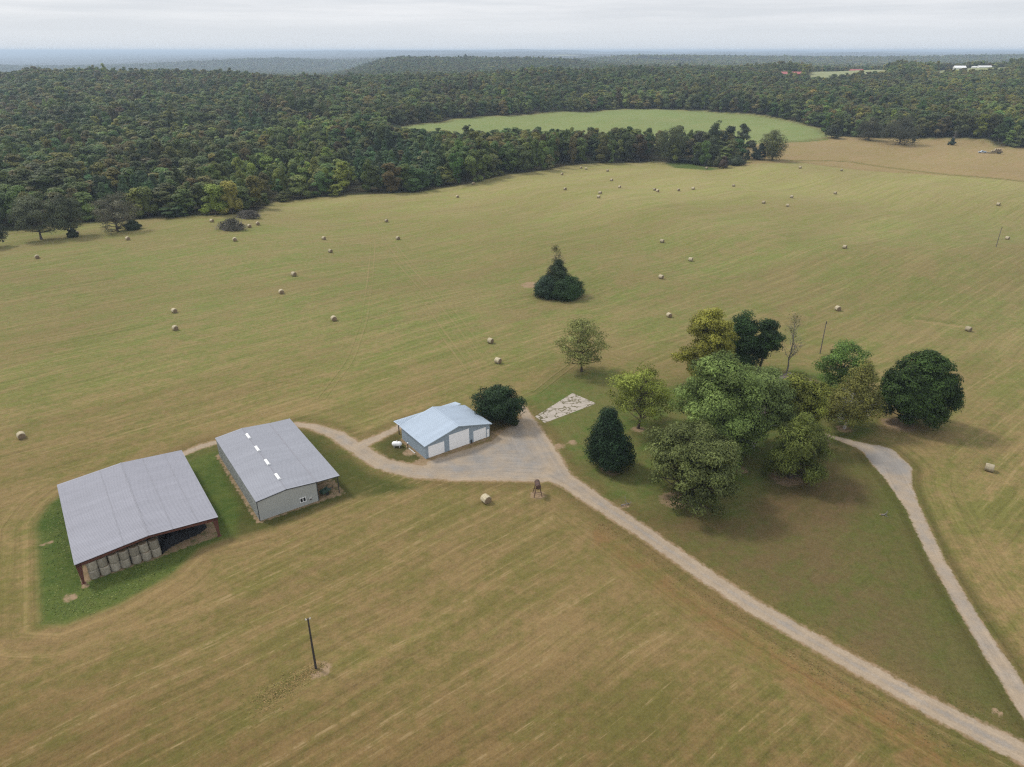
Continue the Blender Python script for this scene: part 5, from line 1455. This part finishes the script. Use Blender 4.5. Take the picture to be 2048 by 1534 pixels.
def woods():
    rng = np.random.default_rng(77)
    PX = []; PY = []; SC_ = []
    y = 300.0
    while y < 6200:
        st = 11.0 if y < 1500 else 11.0 + (y - 1500) * .0022
        w = .86 * (y + 90)
        x = np.arange(-w, w, st)
        PX.append(x + (rng.random(len(x)) - .5) * st * .85); PY.append(y + (rng.random(len(x)) - .5) * st * .85); SC_.append(np.full(len(x), st / 8.0))
        y += st
    X = np.concatenate(PX); Y = np.concatenate(PY); Sx = np.concatenate(SC_)
    d = clear_sdf(X, Y)
    keep = d > 2.5
    # the track gap in the wood edge
    g0, g1 = P(712, 391)[:2], P(704, 330)[:2]
    keep &= pl_dist(np.array([g0, g1]), X, Y) > 4.5
    # around the hand-built pond grove
    for pts, r in (([(1330, 318), (1410, 322), (1480, 320)], 9), ([(1340, 300), (1425, 303), (1490, 294)], 7), ([(1318, 322), (1370, 320)], 8)):
        keep &= pl_dist(np.array([P(*p)[:2] for p in pts]), X, Y) > r
    # beyond the near ridge pastures break the wood up
    fz = sstep(2600, 3600, Y); keep &= ~((np.sin(X / 310. + 1.3 * np.sin(Y / 900.)) * np.sin(Y / 640. + np.sin(X / 700.)) + .4 * np.sin(X / 130 + Y / 210) > 1.0) & (Y > 2600) & (X > 150))
    X, Y, Sx, d = X[keep], Y[keep], Sx[keep], d[keep]
    Z = terr(X, Y)
    n = len(X)
    px, py, dep = project(X, Y, Z + 8)
    u = rng.random(n); nn = noise2(X, Y, 170, 1); n3 = noise2(X, Y, 45, 2)
    brown = np.clip(.42 + .5 * nn + .25 * n3, 0, 1)
    lf = sstep(-500, 0, -X) * sstep(1500, 700, Y)
    TINTS = np.array([OLIVE, DULL, DARK * 1.25, BROWNISH, GREYGREEN, LIME * .85, PINE])
    tint = np.empty((n, 3)); kind = rng.integers(0, 4, n)
    p_ = rng.random(n)
    cls = np.where(p_ < .20 * brown + .04, 3, np.where(p_ < .30 * brown + .38, 1, np.where(p_ < .30 * brown + .52, 4, np.where(p_ < .30 * brown + .68, 0, 2))))
    cls = np.where((rng.random(n) < .03), 5, cls)
    right = sstep(300, 700, X)
    cls = np.where((right > .5) & (rng.random(n) < .35), np.where(rng.random(n) < .6, 0, 4), cls)
    # pine stands and lighter young growth that the photograph shows
    stand = crown_px(px, py, (690, 880, 280, 352)) | crown_px(px, py, (455, 545, 236, 272)) | crown_px(px, py, (150, 330, 350, 420)) & (n3 > -.2)
    cls = np.where(stand & (rng.random(n) < .8), 6, cls)
    young = crown_px(px, py, (500, 670, 235, 330)) | crown_px(px, py, (440, 700, 330, 380))
    cls = np.where(young & ~stand & (rng.random(n) < .62), np.where(rng.random(n) < .5, 5, 1), cls)
    kind = np.where(cls == 6, 6 + rng.integers(0, 2, n), kind)
    kind = np.where((young | (cls == 5)) & (cls != 6) & (rng.random(n) < .6), 4 + rng.integers(0, 2, n), kind)
    belt = crown_px(px, py, (860, 1330, 230, 345)) & (Y < 720)
    kind = np.where(belt & (rng.random(n) < .55), 4 + rng.integers(0, 2, n), kind)
    TINTS = TINTS * np.array([1.36, 1.26, 1.05])
    grey_ = TINTS.mean(0); TINTS = TINTS * .80 + grey_ * .20
    TINTS = TINTS[None] * (1 + (sstep(250, 800, X) * .22)[:, None, None] * np.array([1.2, 1.0, .2]))
    TINTS = TINTS[np.arange(n)]
    tint = TINTS[np.arange(n), cls] * (1 + .20 * rng.normal(size=n))[:, None].clip(.55, 1.6)
    tint = tint * (1 + .06 * rng.normal(size=(n, 3))) * (1.12 + .20 * noise2(X, Y, 120, 9) + .12 * noise2(X, Y, 38, 10)).clip(.6, 1.6)[:, None] * np.array([.93, 1.02, .76])
    hgt = (.94 + .2 * rng.random(n) + .14 * n3) * np.exp(.10 * rng.normal(size=n))
    hgt = np.where(belt, hgt * 1.25, hgt)
    low = (d < 6.5) & (rng.random(n) < .55)
    hgt = np.where(low, hgt * (.42 + .25 * rng.random(n)), hgt)
    hgt = np.where(crown_px(px, py, (700, 900, 330, 400)) & (Y < 560), hgt * .82, hgt)
    wid = np.exp(.22 * rng.normal(size=n)).clip(.62, 1.6) * (1 + .12 * noise2(X, Y, 80, 6)) * Sx * .90
    wid = np.where(low, wid * .8, wid); wid = np.where(kind >= 4, wid * .82, wid); wid = np.where(belt & (kind >= 4), wid * 1.15, wid)
    hh = hgt * (.62 + .38 * Sx / 1.375)
    # what of each crown shows past the trees in front of it
    # the crowns in front of the green meadow are low enough to show it
    lim = np.interp(px, [780, 815, 870, 930, 980, 1040, 1100, 1330, 1500], [258, 262, 266, 269, 264, 262, 258, 254, 262]) + 5 * rng.normal(size=n)
    zt_ = rowz(lim, Y) - Z
    near_ = (px > 780) & (px < 1500) & (Y < 760) & (inside(SECOND, X, Y + 0) == False) & (Y > 500) & (sdf(SECOND, X, Y) < 230) & (pl_dist(np.array([P(*p)[:2] for p in [(803, 254), (930, 277), (1200, 291), (1490, 290)]]), X, Y) < 150)
    hh = np.where(near_, np.clip(zt_ / 15.6, .3, hh), hh)
    hh = np.where(((px > 1600) & (px < 1795) & (Y > 1150) & (Y < 1420)) | ((px > 1858) & (px < 2030) & (Y > 1180) & (Y < 1460)), hh * .74, hh)
    order = np.argsort(Y)
    ncol = 1200; c0 = -300.; cw = 2648. / ncol
    occ = np.full(ncol, 1e9)
    area = np.zeros(n)
    pxb, pyt, dp = project(X, Y, Z + hh * 15.0)
    _, pyb, _ = project(X, Y, Z + .5)
    hw = 4.6 * wid / dp * FPX
    for i in order:
        a = int(max(0, (pxb[i] - hw[i] - c0) / cw)); b_ = int(min(ncol, (pxb[i] + hw[i] - c0) / cw + 1))
        if b_ <= a: continue
        o = occ[a:b_]
        vis = np.clip(np.minimum(o, pyb[i]) - pyt[i], 0, None)
        if 0 <= pxb[i] <= 2048: area[i] = vis.sum() * cw
        np.minimum(o, pyt[i] + (pyb[i] - pyt[i]) * .12, out=o)
    # crowns buried far behind a ridge cannot be seen even from a few steps aside
    show = np.ones(n, bool); occ2 = np.full(400, 1e9); cw2 = 2648. / 400
    for i in order:
        a = int(np.clip((pxb[i] - c0) / cw2, 0, 399))
        if pyt[i] > occ2[a] + 14 and Y[i] > 1500: show[i] = False
        else: occ2[a] = min(occ2[a], pyt[i] + 4)
    pick = np.zeros(n, bool); pick[np.argsort(-area)[:285]] = True
    mass = ~pick & show
    print('woods', n, 'mass', mass.sum(), 'singles', pick.sum())
    # -- single trees along the edges
    rot = rng.random(n) * 2 * pi
    tone_w = {0: 'olive', 1: 'dull green', 2: 'dark green', 3: 'brownish', 4: 'grey-green', 5: 'yellow-green', 6: 'bluish dark'}
    for i in np.where(pick)[0]:
        x_ = pxb[i]; y_ = pyb[i]
        if Y[i] < 660:
            if x_ < 330: z_ = 'at the wood edge behind the lone oaks'
            elif x_ < 560: z_ = 'at the wood edge behind the brush heaps'
            elif x_ < 715: z_ = 'at the wood edge left of the track gap'
            elif x_ < 960: z_ = 'at the wood edge right of the track gap'
            elif x_ < 1330: z_ = 'in the tree belt before the green meadow'
            else: z_ = 'near the pond grove'
        elif x_ < 900: z_ = 'in the wood beside the green meadow' if x_ > 640 else 'deeper in the wood behind the field'
        elif x_ < 1660: z_ = 'on the far edge of the green meadow'
        elif x_ < 1960: z_ = 'on the wood edge behind the tan field'
        else: z_ = 'in the grove at the tan field end'
        nm = 'pine_tree' if kind[i] >= 6 else 'broadleaf_tree'
        hw_ = 'low' if hgt[i] < .75 else 'tall' if hgt[i] > 1.2 else 'middling'
        sp = {0: 'dome-shaped', 1: 'rounded', 2: 'spreading', 3: 'lumpy', 4: 'narrow', 5: 'upright', 6: 'conical', 7: 'spiry'}[int(kind[i])]
        lab = f"{hw_} {tone_w[int(cls[i])]} {sp} {'pine' if kind[i] >= 6 else 'tree'} {z_}"
        e = empty(nm, (X[i], Y[i], Z[i] - .2), rot[i], lab, 'tree', 'trees along the wood edges ' + z_)
        e.scale = (wid[i], wid[i], hh[i])
        mh, mt, ml = WOOD_PROTO[int(kind[i])]
        c = bpy.data.objects.new('crown', mh); COL.objects.link(c); c.parent = e; c['tint'] = [float(q) for q in tint[i]]
        c = bpy.data.objects.new('trunk', mt); COL.objects.link(c); c.parent = e
    # -- the rest of the wood, one mass
    pc = bpy.data.collections.new('wood_crowns')
    for k, (_, _, ml) in enumerate(WOOD_PROTO):
        pc.objects.link(bpy.data.objects.new('crown_kind_' + 'abcdefgh'[k], ml))
    idx = np.where(mass)[0]
    me = bpy.data.meshes.new('forest'); me.vertices.add(len(idx)); me.vertices.foreach_set('co', np.c_[X, Y, Z - .3][idx].astype(np.float32).ravel())
    def put(nm, ty, fld, arr): me.attributes.new(nm, ty, 'POINT').data.foreach_set(fld, np.ascontiguousarray(arr).ravel())
    put('rot', 'FLOAT_VECTOR', 'vector', np.c_[np.zeros(n), np.zeros(n), rot][idx].astype(np.float32))
    put('scl', 'FLOAT_VECTOR', 'vector', np.c_[wid, wid, hh][idx].astype(np.float32))
    put('kind', 'INT', 'value', kind[idx].astype(np.int32))
    put('tint', 'FLOAT_COLOR', 'color', np.c_[tint, np.ones(n)][idx].astype(np.float32))
    me.materials.append(M['leaf'])
    fo = link('forest', me, kind='stuff', label='dense mixed wood rolling over the hills to the horizon', category='forest')
    ng = bpy.data.node_groups.new('forest_scatter', 'GeometryNodeTree')
    ng.interface.new_socket('Geometry', in_out='INPUT', socket_type='NodeSocketGeometry'); ng.interface.new_socket('Geometry', in_out='OUTPUT', socket_type='NodeSocketGeometry')
    gi = ng.nodes.new('NodeGroupInput'); go = ng.nodes.new('NodeGroupOutput')
    ip = ng.nodes.new('GeometryNodeInstanceOnPoints'); ci = ng.nodes.new('GeometryNodeCollectionInfo')
    ci.inputs['Collection'].default_value = pc; ci.inputs['Separate Children'].default_value = True; ci.inputs['Reset Children'].default_value = True
    def na(nm, ty):
        q = ng.nodes.new('GeometryNodeInputNamedAttribute'); q.data_type = ty; q.inputs['Name'].default_value = nm
        return [o for o in q.outputs if o.name == 'Attribute' and o.enabled][0]
    ng.links.new(gi.outputs[0], ip.inputs['Points']); ng.links.new(ci.outputs[0], ip.inputs['Instance']); ip.inputs['Pick Instance'].default_value = True
    ng.links.new(na('kind', 'INT'), ip.inputs['Instance Index']); ng.links.new(na('rot', 'FLOAT_VECTOR'), ip.inputs['Rotation']); ng.links.new(na('scl', 'FLOAT_VECTOR'), ip.inputs['Scale'])
    ng.links.new(ip.outputs[0], go.inputs[0])
    md = fo.modifiers.new('scatter', 'NODES'); md.node_group = ng
woods()

# ================================================================ grass and weeds
def grass():
    rng = np.random.default_rng(8)
    def fill(pl, n):
        lo, hi = pl.min(0), pl.max(0); q = lo + rng.random((int(n * 2.6), 2)) * (hi - lo)
        q = q[inside(pl, q[:, 0], q[:, 1])]; return q[:n]
    sets = []
    a = fill(TALL, 26000); a = a[rng.random(len(a)) < np.clip(-sdf(TALL, a[:, 0], a[:, 1]) / 3.0, .06, 1) * (.55 + .4 * noise2(a[:, 0], a[:, 1], 7, 14))]
    x0, y0, th, W, L = BLD['hay_barn']; lx = (a[:, 0] - x0) * cos(th) + (a[:, 1] - y0) * sin(th); ly = -(a[:, 0] - x0) * sin(th) + (a[:, 1] - y0) * cos(th)
    dd = np.maximum(np.maximum(-lx, lx - W), np.maximum(-ly, ly - L)); a = a[(dd > .3) & ~((lx > W - 1) & (ly > -4))]
    for x, y, r in DIRTS: a = a[np.hypot(a[:, 0] - x, a[:, 1] - y) > r * .8]
    nz_ = noise2(a[:, 0], a[:, 1], 5, 4)
    c = lerp(np.tile(S(92, 114, 54), (len(a), 1)), S(138, 146, 78), np.clip(.5 + .4 * nz_ + .25 * rng.normal(size=len(a)), 0, 1)); sets.append((a, c, .13))
    # weeds round the near pole and in the strip beside the drive
    p = P(632, 1337)[:2]; q = P(520, 1405)[:2]
    t = rng.random(1600); a = p + (q - p) * (t[:, None] * 1.15 - .12) + rng.normal(size=(1600, 2)) * np.c_[.5 + t, .5 + t] * .9
    c = lerp(np.tile(S(108, 106, 54), (len(a), 1)), S(182, 150, 98), rng.random(len(a))); sets.append((a, c, .11))
    for pts, n, w, c0, c1 in (([(1190, 1048), (1230, 1062), (1300, 1115), (1400, 1190), (1480, 1235), (1560, 1290), (1700, 1385)], 900, .9, (112, 100, 56), (160, 122, 80)),
                              ([(1420, 1120), (1560, 1210), (1720, 1300), (1860, 1372), (2010, 1450)], 500, .9, (96, 96, 52), (140, 122, 80)),
                              ([(1560, 1240 + 60), (1800, 1430), (1960, 1520)], 600, 1.2, (100, 98, 54), (156, 136, 92))):
        l = np.array([P(*k)[:2] for k in pts]); t = np.sort(rng.random(n)) * (len(l) - 1); i = t.astype(int).clip(0, len(l) - 2); f = (t - i)[:, None]
        a = l[i] * (1 - f) + l[i + 1] * f + rng.normal(size=(n, 2)) * w
        a = a[road_sdf(a[:, 0], a[:, 1]) > .7]
        sets.append((a, lerp(np.tile(S(*c0), (len(a), 1)), S(*c1), rng.random(len(a))), .10))
    V = []; Q = []; CC = []; n0 = 0
    for a, c, sz in sets:
        m = len(a); C = np.c_[a, terr(a[:, 0], a[:, 1]) + sz * .45 * rng.random(m)]
        nn = rng.normal(size=(m, 3)) * .7 + np.array([0, 0, 2.2])
        v, q = leaf_quads(C, nn, sz * (.5 + rng.random(m)), rng, 1.2, .5)
        V.append(v); Q.append(q + n0); CC.append(np.repeat(c * (.8 + .4 * rng.random((m, 1))), 4, 0)); n0 += len(v)
    me = mesh_np('grass', np.vstack(V), np.vstack(Q), None, False, dict(col=np.vstack(CC)), [M['grass']])
    link('grass', me, kind='stuff', label='rank green grass round the open barn and dry weeds along the drives', category='grass')
grass()

# ================================================================ far farmsteads
far_building('farmhouse', 1581, 1470, 46, 13, 3.5, 7.5, radians(-12), M['brick'], M['red_roof'], 'long farm building with a faded red roof above the far wood', 'house')
far_building('farmhouse', 1713, 1770, 30, 14, 4, 9, radians(8), M['brick'], M['red_roof'], 'dark red farmhouse behind the far pale pasture', 'house')
far_building('farmhouse', 1918, 1690, 22, 12, 3.5, 7.5, radians(-10), M['white'], M['white'], 'white farmhouse on the far right rise', 'house')
far_building('shed', 1950, 1690, 14, 9, 3, 4.6, radians(-5), M['white'], M['white'], 'smaller white shed beside the far white farmhouse', 'shed')
far_building('shed', 1967, 1680, 26, 10, 3, 5, radians(-5), M['white'], M['white'], 'longer white shed at the right of the far white farmhouse', 'shed')

def mast():
    p = P(515, 121)
    e = empty('radio_mast', p, 0, 'thin pale radio mast on the hazy horizon', 'mast')
    mb = MB(); h = 95
    for a in range(3):
        t = a * 2 * pi / 3; mb.bar((1.1 * cos(t), 1.1 * sin(t), -5), (.7 * cos(t), .7 * sin(t), h), .5)
    for k in range(20): 
        z = k * h / 20; mb.bar((1.1, 0, z), (-.5, .9, z + 4), .3); mb.bar((-.5, .9, z), (-.5, -.9, z + 4), .3)
    mb.build('lattice', M['stone'], e)
mast()

# ================================================================ haze
def haze():
    m = bpy.data.materials.new('haze_air'); m.use_nodes = True; t = m.node_tree; t.nodes.clear()
    o = t.nodes.new('ShaderNodeOutputMaterial'); v = t.nodes.new('ShaderNodeVolumePrincipled')
    v.inputs['Color'].default_value = (.68, .83, 1.0, 1); v.inputs['Density'].default_value = HAZE; v.inputs['Anisotropy'].default_value = .15
    t.links.new(v.outputs[0], o.inputs['Volume'])
    mb = MB(); mb.box(-52000, 52000, -400, 42000, -330, 97)
    mb.build('haze', m, None, kind='stuff')
HAZE = 1.05e-4
haze()
